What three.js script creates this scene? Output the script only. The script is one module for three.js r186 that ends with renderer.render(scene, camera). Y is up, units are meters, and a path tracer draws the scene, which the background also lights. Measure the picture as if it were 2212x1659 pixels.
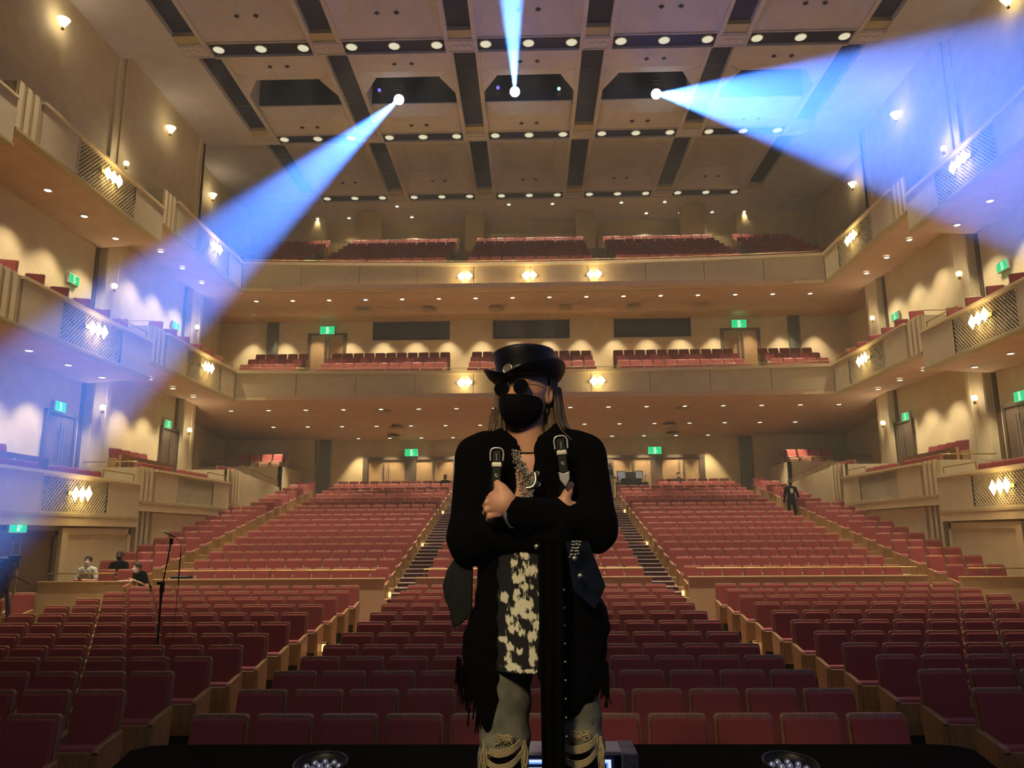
import * as THREE from 'three';
import { mergeGeometries, mergeVertices } from 'three/addons/utils/BufferGeometryUtils.js';
import { RectAreaLightUniformsLib } from 'three/addons/lights/RectAreaLightUniformsLib.js';
import { RoundedBoxGeometry } from 'three/addons/geometries/RoundedBoxGeometry.js';

// ---------------------------------------------------------------- camera, exposure, haze, large lights
const scene = new THREE.Scene();
scene.background = new THREE.Color(0x000000);
const camera = new THREE.PerspectiveCamera(53.08, 2212 / 1659, 0.1, 120);
camera.rotation.order = 'YXZ';
camera.position.set(0, 2.37, 0);
camera.rotation.set(THREE.MathUtils.degToRad(11.08), THREE.MathUtils.degToRad(1.36), -0.0069);
const renderer = new THREE.WebGLRenderer();
renderer.toneMapping = THREE.LinearToneMapping;
renderer.toneMappingExposure = 1.0;
renderer.shadowMap.enabled = true;
RectAreaLightUniformsLib.init();
scene.fog = new THREE.FogExp2(0xffffff, 0.0022);

const WARM = new THREE.Color(1, 0.84, 0.60), GOLD = new THREE.Color(1, 0.70, 0.34), BEAM = new THREE.Color(0.075, 0.25, 1);
const CEIL_I = 225, SOFFIT_I = 44, BOX_I = 34, LATTICE_I = 2.6, SCONCE_I = 3.2, HIGH_I = 2, FRONT_I = 10, BEAM_I = 1500000, STAGE_I = 10;
function spot(p, target, color, intensity, angle, penumbra, radius = 2) {
  const l = new THREE.SpotLight(color, intensity, 0, angle, penumbra);
  l.position.set(...p); l.target.position.set(...target); l.castShadow = true; l.shadow.radius = radius; l.name = 'lamp';
  scene.add(l, l.target); return l;
}
function point(p, color, intensity, radius = 2) {
  const l = new THREE.PointLight(color, intensity); l.position.set(...p); l.castShadow = true; l.shadow.radius = radius; l.name = 'lamp'; scene.add(l); return l;
}
// dim warm work light hung over the stage behind the photographer
spot([-1.6, 5.6, 2.2], [-0.05, 2.1, -2.5], new THREE.Color(1, 0.76, 0.46), STAGE_I * 8, 0.24, 0.8, 18);

// ---------------------------------------------------------------- helpers
const X0 = 0.09;                                   // the hall's axis
let seed = 7; const rnd = () => { seed = (seed * 1664525 + 1013904223) >>> 0; return seed / 4294967296; };
const taken = new Map();
function numbered(n) { const k = taken.get(n) ?? 0; taken.set(n, k + 1); return k ? n + '_' + String(k).padStart(3, '0') : n; }
const V = (x, y, z) => new THREE.Vector3(x, y, z);
const ord = (n) => ['first', 'second', 'third', 'fourth', 'fifth', 'sixth', 'seventh', 'eighth', 'ninth', 'tenth', 'eleventh', 'twelfth', 'thirteenth', 'fourteenth', 'fifteenth', 'sixteenth', 'seventeenth', 'eighteenth', 'nineteenth', 'twentieth'][n];
function flat(g) { g = g.index ? g.toNonIndexed() : g; for (const k of Object.keys(g.attributes)) if (!['position', 'normal', 'uv'].includes(k)) g.deleteAttribute(k); if (!g.attributes.uv) g.setAttribute('uv', new THREE.BufferAttribute(new Float32Array(g.attributes.position.count * 2), 2)); return g; }
function boxUV(g) {                                // uv in metres, by the way each face looks
  const p = g.attributes.position, n = g.attributes.normal, uv = new Float32Array(p.count * 2);
  for (let i = 0; i < p.count; i++) {
    const ax = Math.abs(n.getX(i)), ay = Math.abs(n.getY(i)), az = Math.abs(n.getZ(i));
    const x = p.getX(i), y = p.getY(i), z = p.getZ(i);
    if (ay >= ax && ay >= az) { uv[2 * i] = x; uv[2 * i + 1] = z; } else if (ax >= az) { uv[2 * i] = z; uv[2 * i + 1] = y; } else { uv[2 * i] = x; uv[2 * i + 1] = y; }
  }
  g.setAttribute('uv', new THREE.BufferAttribute(uv, 2)); return g;
}
const B = (w, h, d, x = 0, y = 0, z = 0) => flat(new THREE.BoxGeometry(w, h, d)).translate(x, y, z);
const BB = (x0, x1, y0, y1, z0, z1) => B(Math.abs(x1 - x0), Math.abs(y1 - y0), Math.abs(z1 - z0), (x0 + x1) / 2, (y0 + y1) / 2, (z0 + z1) / 2);
const RB = (w, h, d, r, x = 0, y = 0, z = 0, s = 2) => flat(new RoundedBoxGeometry(w, h, d, s, r)).translate(x, y, z);
const CY = (r0, r1, h, n = 16, x = 0, y = 0, z = 0) => flat(new THREE.CylinderGeometry(r0, r1, h, n)).translate(x, y, z);
const SP = (r, x = 0, y = 0, z = 0, a = 14, b = 10) => flat(new THREE.SphereGeometry(r, a, b)).translate(x, y, z);
function hexa(a, b, c, d, t) {                     // the quad a b c d (as points) given thickness by vector t
  const P = [a, b, c, d].map((q) => V(...q)), Q = P.map((q) => q.clone().add(V(...t)));
  const f = [[P[0], P[1], P[2], P[3]], [Q[3], Q[2], Q[1], Q[0]]];
  for (let i = 0; i < 4; i++) { const j = (i + 1) % 4; f.push([P[j], P[i], Q[i], Q[j]]); }
  const n = V(0, 0, 0).crossVectors(P[1].clone().sub(P[0]), P[3].clone().sub(P[0])), turn = n.dot(V(...t)) > 0, out = [];
  for (const q of f) for (const k of turn ? [0, 2, 1, 0, 3, 2] : [0, 1, 2, 0, 2, 3]) out.push(...q[k].toArray());
  const g = new THREE.BufferGeometry(); g.setAttribute('position', new THREE.Float32BufferAttribute(out, 3)); g.computeVertexNormals();
  g.setAttribute('uv', new THREE.Float32BufferAttribute(new Float32Array(out.length / 3 * 2), 2)); return g;
}
function bar(a, b, r, n = 8) {                     // a round bar from a to b
  const A = V(...a), D = V(...b).sub(A), L = D.length();
  const g = flat(new THREE.CylinderGeometry(r, r, L, n)); g.translate(0, L / 2, 0);
  g.applyQuaternion(new THREE.Quaternion().setFromUnitVectors(V(0, 1, 0), D.normalize())); return g.translate(...a);
}
function flatBar(a, b, w, t) {                     // a square bar from a to b
  const A = V(...a), D = V(...b).sub(A), L = D.length(), g = B(w, L, t, 0, L / 2, 0);
  g.applyQuaternion(new THREE.Quaternion().setFromUnitVectors(V(0, 1, 0), D.normalize())); return g.translate(...a);
}
function tube(pts, r, n = 24, k = 6, closed = false) { return flat(new THREE.TubeGeometry(new THREE.CatmullRomCurve3(pts.map((p) => V(...p)), closed), n, r, k, closed)); }
function prism(pts, depth, bevel = 0) {            // outline in x y, extruded along z and centred on it
  const s = new THREE.Shape(pts.map((p) => new THREE.Vector2(...p)));
  const g = flat(new THREE.ExtrudeGeometry(s, { depth: depth - 2 * bevel, bevelEnabled: bevel > 0, bevelSize: bevel, bevelThickness: bevel, bevelSegments: 2, curveSegments: 6 }));
  return g.translate(0, 0, -depth / 2 + bevel);
}
function roundPanel(wb, wt, y0, y1, r, depth, bevel) { // upright panel, narrower above, with rounded upper corners
  const s = new THREE.Shape(); const b = bevel;
  s.moveTo(-wb / 2 + b, y0 + b); s.lineTo(wb / 2 - b, y0 + b); s.lineTo(wt / 2 - b, y1 - r); s.quadraticCurveTo(wt / 2 - b, y1 - b, wt / 2 - r, y1 - b); s.lineTo(-wt / 2 + r, y1 - b); s.quadraticCurveTo(-wt / 2 + b, y1 - b, -wt / 2 + b, y1 - r);
  const g = flat(new THREE.ExtrudeGeometry(s, { depth: depth - 2 * b, bevelEnabled: true, bevelSize: b, bevelThickness: b, bevelSegments: 2, curveSegments: 4 }));
  return g.translate(0, 0, -depth / 2 + b);
}
function obj(name, geoms, mat, parent = scene, keepUV = false) {
  let g = Array.isArray(geoms) ? (geoms.length > 1 ? mergeGeometries(geoms.map(flat)) : flat(geoms[0])) : geoms;
  if (!keepUV) boxUV(g);
  const m = new THREE.Mesh(g, mat); m.name = parent === scene ? numbered(name) : name; m.castShadow = m.receiveShadow = true; parent.add(m); return m;
}
const kids = new WeakMap();
function part(name, geoms, mat, parent, keepUV) {   // a part: names are numbered within its thing
  const m = obj(name, geoms, mat, parent, keepUV); let k = kids.get(parent); if (!k) kids.set(parent, k = new Map());
  const i = k.get(name) ?? 0; k.set(name, i + 1); if (i) m.name = name + '_' + String(i).padStart(3, '0'); return m;
}
function thing(name, label, category, p = [0, 0, 0], turn = 0, group) {
  const o = new THREE.Group(); o.name = numbered(name); o.position.set(...p); o.rotation.y = turn; scene.add(o);
  o.userData = { label, category }; if (group) o.userData.group = group; return o;
}
function struct(name, p = [0, 0, 0]) { const o = new THREE.Group(); o.name = numbered(name); o.position.set(...p); o.userData.kind = 'structure'; scene.add(o); return o; }
function structMesh(name, geoms, mat) { const m = obj(name, geoms, mat); m.userData.kind = 'structure'; return m; }
function copyOf(src, p, turn, label, group) {
  const c = src.clone(); c.name = numbered(src.name.replace(/_\d{3}$/, '')); c.position.set(...p); c.rotation.y = turn; scene.add(c);
  c.userData = { ...src.userData }; if (label) c.userData.label = label; if (group) c.userData.group = group; return c;
}

// ---------------------------------------------------------------- procedural textures and materials
function noiseTex(n, fn, srgb = true) {
  const d = new Uint8Array(n * n * 4);
  for (let y = 0; y < n; y++) for (let x = 0; x < n; x++) { const c = fn(x / n, y / n, x, y); const o = (y * n + x) * 4; d[o] = c[0] * 255; d[o + 1] = c[1] * 255; d[o + 2] = c[2] * 255; d[o + 3] = 255; }
  const t = new THREE.DataTexture(d, n, n); t.wrapS = t.wrapT = THREE.RepeatWrapping; t.magFilter = THREE.LinearFilter; t.minFilter = THREE.LinearFilter; if (srgb) t.colorSpace = THREE.SRGBColorSpace; t.needsUpdate = true; return t;
}
const hash = (x, y, s = 0) => { let h = Math.imul(x + 7919 * s, 374761393) ^ Math.imul(y + 104729 * s, 668265263); h = Math.imul(h ^ (h >>> 13), 1274126177); return ((h ^ (h >>> 16)) >>> 0) / 4294967296; };
function vnoise(u, v, f, s = 0) {                   // tiling value noise
  const x = u * f, y = v * f, x0 = Math.floor(x), y0 = Math.floor(y), a = x - x0, b = y - y0, w = (t) => t * t * (3 - 2 * t), m = (k) => ((k % f) + f) % f;
  const q = (i, j) => hash(m(x0 + i), m(y0 + j), s), l = (p, r, t) => p + (r - p) * t;
  return l(l(q(0, 0), q(1, 0), w(a)), l(q(0, 1), q(1, 1), w(a)), w(b));
}
const plasterT = noiseTex(256, (u, v, x, y) => { const k = 0.90 + 0.05 * vnoise(u, v, 6, 1) + 0.03 * vnoise(u, v, 32, 2) + 0.02 * hash(x, y, 3); return [k, k, k * 0.995]; });
const woodT = noiseTex(256, (u, v) => { const k = 0.78 + 0.16 * vnoise(u, v * 0.12 + 0.1 * vnoise(u, v, 4, 5), 64, 4) + 0.06 * vnoise(u, v, 8, 6); return [k, k * 0.98, k * 0.95]; });
const clothT = noiseTex(128, (u, v, x, y) => { const k = 0.80 + 0.10 * (((x >> 1) + (y >> 1)) & 1) + 0.10 * hash(x, y, 9); return [k, k, k]; });
const grainT = noiseTex(128, (u, v, x, y) => { const k = 0.35 + 0.4 * vnoise(u, v, 24, 11) + 0.25 * hash(x, y, 12); return [k, k, k]; }, false);
const meshT = noiseTex(64, (u, v, x, y) => { const k = (x % 8 < 2 || y % 8 < 2) ? 1 : 0.5; return [k, k, k]; });
const rep = (t, k) => { const c = t.clone(); c.repeat.set(k, k); c.needsUpdate = true; return c; };
const pl = rep(plasterT, 0.5), wd = rep(woodT, 1.2), cl = rep(clothT, 9), gr = rep(grainT, 3), me = rep(meshT, 4);
const mat = (c, o = {}) => new THREE.MeshStandardMaterial({ color: c, roughness: 0.85, ...o });
const M = {
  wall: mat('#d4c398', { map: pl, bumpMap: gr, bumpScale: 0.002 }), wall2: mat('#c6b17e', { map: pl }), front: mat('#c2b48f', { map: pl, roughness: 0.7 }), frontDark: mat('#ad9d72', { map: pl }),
  soffit: mat('#bfa185', { map: pl, roughness: 0.9 }), ceil: mat('#bdb4ae', { map: pl, roughness: 0.9 }), coffer: mat('#c0b7b1', { map: pl }), trim: mat('#d6c69a', { map: pl, roughness: 0.55 }),
  mesh: mat('#10194a', { map: me, roughness: 0.7 }), void: mat('#0c0e14', { roughness: 0.9 }), floor: mat('#b99a6c', { map: wd, roughness: 0.5 }), carpet: mat('#7a2b30', { map: cl, roughness: 0.95 }), riser: mat('#5c2a2a', { map: cl }),
  nose: mat('#d6cdbd', { roughness: 0.4 }), seatRed: mat('#99423c', { map: cl, roughness: 0.9 }), seatTan: mat('#a07f55', { map: wd, roughness: 0.45 }), seatRim: mat('#94694e', { map: wd, roughness: 0.36 }), seatDark: mat('#241713', { roughness: 0.8 }), seatRed2: mat('#a8565a', { map: cl }),
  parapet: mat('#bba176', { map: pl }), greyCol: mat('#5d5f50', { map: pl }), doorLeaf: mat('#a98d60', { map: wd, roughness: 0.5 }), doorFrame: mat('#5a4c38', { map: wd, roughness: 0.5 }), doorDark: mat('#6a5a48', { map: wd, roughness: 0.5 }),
  metal: mat('#b9b2a2', { metalness: 0.9, roughness: 0.3 }), darkMetal: mat('#1b1b1d', { metalness: 0.6, roughness: 0.45 }), brass: mat('#a9905a', { metalness: 0.8, roughness: 0.4 }),
  black: mat('#07080a', { map: cl, roughness: 0.9 }), stage: new THREE.MeshPhysicalMaterial({ color: '#030304', map: wd, roughness: 0.95, specularIntensity: 0.05 }), grey: mat('#84817c', { map: gr, roughness: 0.6 }), white: mat('#d8d5cc', { roughness: 0.7 }),
};
M.darkGlass = new THREE.MeshPhysicalMaterial({ color: '#131c33', roughness: 0.04, clearcoat: 1, clearcoatRoughness: 0.03 });
M.velvet = new THREE.MeshPhysicalMaterial({ color: '#020202', roughness: 1, specularIntensity: 0.05 });
const glow = (c, k) => new THREE.MeshStandardMaterial({ color: '#222222', roughness: 0.6, emissive: c, emissiveIntensity: k });
const G = { down: glow(new THREE.Color(1, 0.90, 0.70), 4), ceil: glow(new THREE.Color(1, 0.94, 0.66), 0.72), lattice: glow(new THREE.Color(1, 0.76, 0.36), 6.0), sconce: glow(new THREE.Color(1, 0.74, 0.36), 3.0), foot: glow(new THREE.Color(1, 0.60, 0.22), 2.4), beam: glow(new THREE.Color(0.65, 0.85, 1), 14), blue: glow(new THREE.Color(0.12, 0.10, 1), 2.2), dim: glow(new THREE.Color(1, 0.85, 0.6), 1), cyan: glow(new THREE.Color(0.4, 0.9, 1), 1.6) };

// ---------------------------------------------------------------- stage, stalls floor, parapets, stairs
{ const s = new THREE.Shape([[-16, 9], [16, 9], [16, -3.25], [2.75, -3.3], [2.2, -3.6], [2.24, -4.1], [2.3, -4.36], [2.25, -4.45], [2.14, -4.48], [-1.98, -4.48], [-2.1, -4.45], [-2.16, -4.36], [-2.1, -4.1], [-2.06, -3.6], [-2.57, -3.3], [-16, -3.25]].map((p) => new THREE.Vector2(p[0], -p[1])));
  const g = flat(new THREE.ExtrudeGeometry(s, { depth: 1.25, bevelEnabled: false })); g.rotateX(-Math.PI / 2);
  structMesh('floor_stage', g, M.stage); }
const rowZ1 = (i) => -6.53 - 0.988 * i, top1 = (i) => 0.965 + Math.max(0, i - 4.4) * 0.049, rowZ2 = (j) => -20.9 - j, top2 = (j) => 1.525 + 0.2035 * j;
{ const pr = [[-3.2, 0], [-10.9, 0], [-17.9, 0.33], [-19.55, 0.33]], g = [];
  for (let i = 0; i < pr.length - 1; i++) g.push(hexa([X0 - 12.7, pr[i][1], pr[i][0]], [X0 + 12.7, pr[i][1], pr[i][0]], [X0 + 12.7, pr[i + 1][1], pr[i + 1][0]], [X0 - 12.7, pr[i + 1][1], pr[i + 1][0]], [0, -0.3, 0]));
  for (let j = 0; j < 18; j++) g.push(BB(X0 - 15.9, X0 + 15.9, -0.3, top2(j) - 0.965, -19.75 - j + (j ? 0.5 : 0), j === 17 ? -40 : -20.3 - j));
  structMesh('floor', g, M.floor);
  const c = struct('floor_aisle');                 // red runners down the front aisles
  for (const s of [-1, 1]) for (const [z0, y0, z1, y1] of [[-5, 0, -10.9, 0], [-10.9, 0, -17.9, 0.33]]) part('carpet_runner', [hexa([X0 + s * 3.32 - 0.3, y0 + 0.012, z0], [X0 + s * 3.32 + 0.3, y0 + 0.012, z0], [X0 + s * 3.32 + 0.3, y1 + 0.012, z1], [X0 + s * 3.32 - 0.3, y1 + 0.012, z1], [0, -0.01, 0])], M.carpet, c);
  part('carpet_runner', [BB(X0 - 9.5, X0 + 9.5, 0.33, 0.342, -18.1, -19.45)], M.carpet, c); }
for (const s of [-1, 1]) {                         // stepped aisles of the raised stalls
  const st = struct('stairs');
  for (let j = 0; j < 18; j++) for (const h of [0, 1]) { const yj = top2(j) - 0.965, y = h ? yj + 0.015 : yj - 0.09, z = h ? (j ? -19.23 - j : -19.73) : (j ? -18.78 - j : -19.3), zz = h ? -19.85 - j : z - 0.5;
    const step = part('step', [BB(X0 + s * 2.93, X0 + s * 3.80, y - 0.16, y, z, zz)], M.riser, st);
    obj('nosing', [BB(X0 + s * 2.94, X0 + s * 3.79, y - 0.012, y + 0.008, z + 0.012, z - 0.05)], M.nose, step); }
}
{ const par = (xa, xb, z, yt, yb) => { const p = struct('wall_parapet'); part('panel', [BB(xa, xb, yb, yt - 0.05, z, z - 0.12)], M.parapet, p); part('cap', [RB(xb - xa + 0.04, 0.06, 0.2, 0.015, (xa + xb) / 2, yt - 0.02, z - 0.06)], M.seatTan, p);
    const r = part('handrail', [bar([xa + 0.2, yt + 0.2, z - 0.06], [xb - 0.2, yt + 0.2, z - 0.06], 0.018, 6), ...[0.2, (xb - xa) / 2, xb - xa - 0.2].map((d) => bar([xa + d, yt, z - 0.06], [xa + d, yt + 0.2, z - 0.06], 0.014, 6))], M.brass, p); return r; };
  for (const s of [-1, 1]) { par(...[X0 + s * 3.77, X0 + s * 9.57].sort((a, b) => a - b), -19.6, 1.32, 0.3); par(...[X0 + s * 10.4, X0 + s * 12.5].sort((a, b) => a - b), -19.6, 1.28, 0.3); }
  par(X0 - 2.98, X0 + 2.86, -19.6, 1.33, 0.3); }

// ---------------------------------------------------------------- side walls, side balconies
const ZB = [-9.2, -16.7, -24.2, -31.45], TIERS = [{ t: [3.55, 4.06, 4.56], h: 1.12 }, { t: [8.1, 8.67, 9.22], h: 1.26 }, { t: [12.9, 13.34, 14.03], h: 1.28 }];
for (const s of [-1, 1]) {
  const X = (x) => X0 + s * x, side = s < 0 ? 'left' : 'right';
  const bx = (xa, xb, ya, yb, za, zb) => BB(X(xa), X(xb), ya, yb, za, zb);
  const w = struct('wall_' + side);
  part('wall_surface', [bx(14.62, 15, 1.25, 22.4, 9, -31.7), bx(15.9, 16.2, -0.3, 22.4, -31.7, -42.2), bx(14.62, 16.2, 2.4, 22.4, -31.5, -31.7)], M.wall, w);
  // pilasters where the balconies meet, each with a dark shadow groove beside it
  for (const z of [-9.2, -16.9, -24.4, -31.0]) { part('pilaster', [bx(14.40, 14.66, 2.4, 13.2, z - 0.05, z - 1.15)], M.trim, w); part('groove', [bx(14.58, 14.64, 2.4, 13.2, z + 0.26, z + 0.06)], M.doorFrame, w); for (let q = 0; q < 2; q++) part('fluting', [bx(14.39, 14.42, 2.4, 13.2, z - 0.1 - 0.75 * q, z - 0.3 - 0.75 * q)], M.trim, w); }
  for (const z of [-9.6, -10.1, -17.1, -17.6, -24.3, -24.8, -31.0]) part('rib', [bx(14.56, 14.64, 14.2, 19.9, z, z - 0.16)], M.wall, w);
  // wall under the first balcony, down to the stalls
  const lw = struct('wall_' + side + '_stalls');
  part('wall_surface', [bx(12.66, 12.95, -0.3, 3.0, 9, -24.2), bx(12.66, 12.95, 0.2, 3.5, -24.2, -31.5), bx(12.66, 14.62, 3.0, 3.2, -9.2, -9.0)], M.wall2, lw);
  part('panel', [bx(12.58, 12.68, 0.2, 2.45, -20.75, -23.85)], M.wall, lw);
  part('moulding', [bx(12.52, 12.68, 0.2, 2.62, -23.85, -23.98), bx(12.52, 12.68, 2.45, 2.62, -20.7, -23.98)], M.trim, lw);
  part('panel', [bx(12.58, 12.68, 0.4, 3.15, -25.4, -31.45)], M.wall, lw);
  for (let q = 0; q < 3; q++) part('fluting', [bx(12.52, 12.68, 0.2, 4.5, -24.28 - 0.3 * q, -24.44 - 0.3 * q)], M.front, lw);
  part('door_jamb', [bx(12.5, 12.68, -0.2, 2.62, -20.42, -20.7), bx(12.5, 12.68, -0.2, 2.62, -16.5, -16.78)], M.trim, lw);
  const d0 = struct('door'); const zd = -20.3;      // stage-level double door
  part('door_frame', [bx(12.55, 12.67, -0.1, 2.55, zd - 0.02, zd + 0.14), bx(12.55, 12.67, -0.1, 2.55, zd + 3.26, zd + 3.4), bx(12.55, 12.67, 2.42, 2.55, zd, zd + 3.4)], M.doorFrame, d0);
  for (const [a, b] of [[0.14, 1.68], [1.72, 3.26]]) { const lf = part('door_leaf', [bx(12.6, 12.67, -0.1, 2.42, zd + a, zd + b)], M.doorDark, d0); const hz = a < 1 ? zd + b - 0.12 : zd + a + 0.12; obj('handle', [bar([X(12.5), 0.3, hz], [X(12.5), 2.35, hz], 0.02), bar([X(12.5), 0.5, hz], [X(12.6), 0.5, hz], 0.012), bar([X(12.5), 2.2, hz], [X(12.6), 2.2, hz], 0.012)], M.metal, lf); }

  TIERS.forEach((T, ti) => {
    for (let k = 0; k < 3; k++) {
      const z0 = ZB[k], z1 = ZB[k + 1], t = T.t[k], b = t - T.h, bal = struct('balcony'), lat0 = z0 - 2.6, lat1 = z0 - 5.65, XF = 12.45;
      part('front_panel', [bx(XF, XF + 0.16, b + 0.05, t - 0.07, z0 - 0.98, lat0)], M.front, bal);
      part('front_panel', [bx(XF, XF + 0.16, b + 0.05, t - 0.07, lat1, z1)], M.front, bal);
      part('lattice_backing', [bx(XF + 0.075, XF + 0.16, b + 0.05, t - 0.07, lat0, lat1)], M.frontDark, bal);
      // diagonal lattice, two layers of crossing bars
      const L = [], y0 = b + 0.1, y1 = t - 0.12, H = y1 - y0, W = lat0 - lat1, st = 0.13;
      for (let c = -H; c < W; c += st) for (const f of [1, -1]) {
        let u0 = Math.max(0, c), u1 = Math.min(W, c + H); if (u1 - u0 < 0.05) continue;
        const v = (u) => f > 0 ? y0 + (u - c) : y1 - (u - c);
        L.push(flatBar([X(XF + (f > 0 ? 0.03 : 0.055)), v(u0), lat0 - u0], [X(XF + (f > 0 ? 0.03 : 0.055)), v(u1), lat0 - u1], 0.026, 0.026));
      }
      const lm = part('lattice', L, M.front, bal); lm.userData.kind = 'stuff';
      part('lattice_frame', [bx(XF, XF + 0.12, t - 0.13, t - 0.07, lat0, lat1), bx(XF, XF + 0.12, b + 0.05, b + 0.1, lat0, lat1), bx(XF - 0.01, XF + 0.12, b + 0.05, t - 0.07, lat0 + 0.04, lat0), bx(XF - 0.01, XF + 0.12, b + 0.05, t - 0.07, lat1, lat1 - 0.04)], M.front, bal);
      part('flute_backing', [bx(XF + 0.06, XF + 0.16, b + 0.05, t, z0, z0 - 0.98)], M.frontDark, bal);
      for (let q = 0; q < 3; q++) part('fluting', [bx(XF + 0.015, XF + 0.1, b + 0.02, t + 0.02, z0 - 0.03 - 0.3 * q, z0 - 0.2 - 0.3 * q)], M.trim, bal);
      part('top_rail', [bx(XF - 0.06, XF + 0.24, t - 0.075, t, z0 - 0.95, z1)], M.trim, bal);
      part('bottom_trim', [bx(XF - 0.05, XF + 0.2, b - 0.02, b + 0.05, z0, z1)], M.frontDark, bal);
      if (ti === 0) part('band', [bx(XF - 0.02, XF + 0.2, b - 0.26, b - 0.02, z0, z1)], M.trim, bal);
      part('end_wall', [bx(XF + 0.16, 14.62, b, t, z0, z0 - 0.14)], M.front, bal);
      part('soffit', [hexa([X(XF + 0.16), b, z0], [X(XF + 0.16), b, z1], [X(14.62), b - (k < 2 ? 0.12 : 0), z1], [X(14.62), b - (k < 2 ? 0.12 : 0), z0], [0, 0.26, 0])], M.soffit, bal);
      part('step', [bx(13.5, 14.62, b + 0.1, t - 0.42, z0 - 0.14, z1)], M.seatTan, bal);
      if (!ti) part('inner_parapet', [bx(13.62, 13.72, t - 0.42, t + 0.5, z0 - 0.9, z0 - 4.6)], M.seatTan, bal);
      if (ti < 2 || k === 2) { const ra = z1 + 2.0, rb = z1 + 0.25; part('handrail', [bar([X(XF + 0.1), t + 0.24, ra], [X(XF + 0.1), t + 0.24, rb], 0.022), bar([X(XF + 0.1), t, ra], [X(XF + 0.1), t + 0.24, ra], 0.018), bar([X(XF + 0.1), t, rb], [X(XF + 0.1), t + 0.24, rb], 0.018)], M.brass, bal); }
      if (k && ti < 2) part('handrail', [bar([X(XF + 0.2), t + 0.18, z0 - 0.07], [X(14.4), t + 0.18, z0 - 0.07], 0.02), bar([X(XF + 0.2), t, z0 - 0.07], [X(XF + 0.2), t + 0.18, z0 - 0.07], 0.016), bar([X(13.6), t, z0 - 0.07], [X(13.6), t + 0.18, z0 - 0.07], 0.016)], M.brass, bal);
      if (k && ti < 1) {                            // door into the box
        const d = struct('door'), fl = t - 0.45, dt = t + 2.02, za = z1 + 1.72, zb = z1 + 0.4;
        part('door_frame', [bx(14.52, 14.63, fl, dt + 0.1, za + 0.12, za), bx(14.52, 14.63, fl, dt + 0.1, zb, zb - 0.12), bx(14.52, 14.63, dt, dt + 0.1, za, zb)], M.doorFrame, d);
        for (const [p, q] of [[za, (za + zb) / 2 + 0.01], [(za + zb) / 2 - 0.01, zb]]) { const lf = part('door_leaf', [bx(14.56, 14.63, fl, dt, p, q)], M.doorDark, d); const hz = (p === za ? q + 0.07 : p - 0.07); obj('handle', [bar([X(14.48), fl + 0.4, hz], [X(14.48), dt - 0.25, hz], 0.022), bar([X(14.48), fl + 0.6, hz], [X(14.6), fl + 0.6, hz], 0.012), bar([X(14.48), dt - 0.5, hz], [X(14.6), dt - 0.5, hz], 0.012)], M.metal, lf); }
      }
    }
  });
  // the first balcony runs on behind as a sloping parapet beside the raised stalls, up to a small raised corner
  const ex = struct('balcony');
  for (let q = 0; q < 3; q++) part('fluting', [bx(12.40, 12.55, 3.7, 5.1, -31.6 - 0.32 * q, -31.8 - 0.32 * q)], M.trim, ex);
  part('flute_backing', [bx(12.5, 12.7, 2.6, 5.08, -31.45, -32.6)], M.front, ex);
  part('front_panel', [hexa([X(12.5), 2.6, -32.6], [X(11.95), 3.2, -36.2], [X(11.95), 4.62, -36.2], [X(12.5), 5.08, -32.6], [s * 0.16, 0, 0])], M.front, ex);
  part('handrail', [bar([X(12.45), 5.34, -32.6], [X(11.98), 4.9, -36.0], 0.025), ...[0, 0.33, 0.66, 1].map((q) => bar([X(12.45 - 0.47 * q), 5.08 - 0.44 * q, -32.6 - 3.4 * q], [X(12.45 - 0.47 * q), 5.34 - 0.44 * q, -32.6 - 3.4 * q], 0.018))], M.brass, ex);
  part('end_wall', [bx(12.6, 15.9, 3.2, 5.08, -31.45, -31.62)], M.front, ex);
  const co = struct('balcony'); part('front_panel', [bx(11.9, 15.9, 2.8, 5.62, -36.2, -36.36)], M.wall, co); part('side_wall', [bx(11.9, 12.06, 2.8, 5.62, -36.2, -39.5)], M.wall, co); part('floor_slab', [bx(12.06, 15.9, 4.6, 5.3, -36.36, -39.5)], M.seatTan, co);
  part('handrail', [bar([X(11.98), 5.85, -36.28], [X(15.8), 5.85, -36.28], 0.025), ...[11.98, 13.2, 14.5].map((x) => bar([X(x), 5.6, -36.28], [X(x), 5.85, -36.28], 0.018))], M.brass, co);
  part('floor_slab', [bx(12.6, 15.9, 3.2, 4.1, -31.62, -36.2)], M.seatTan, ex);
}

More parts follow.
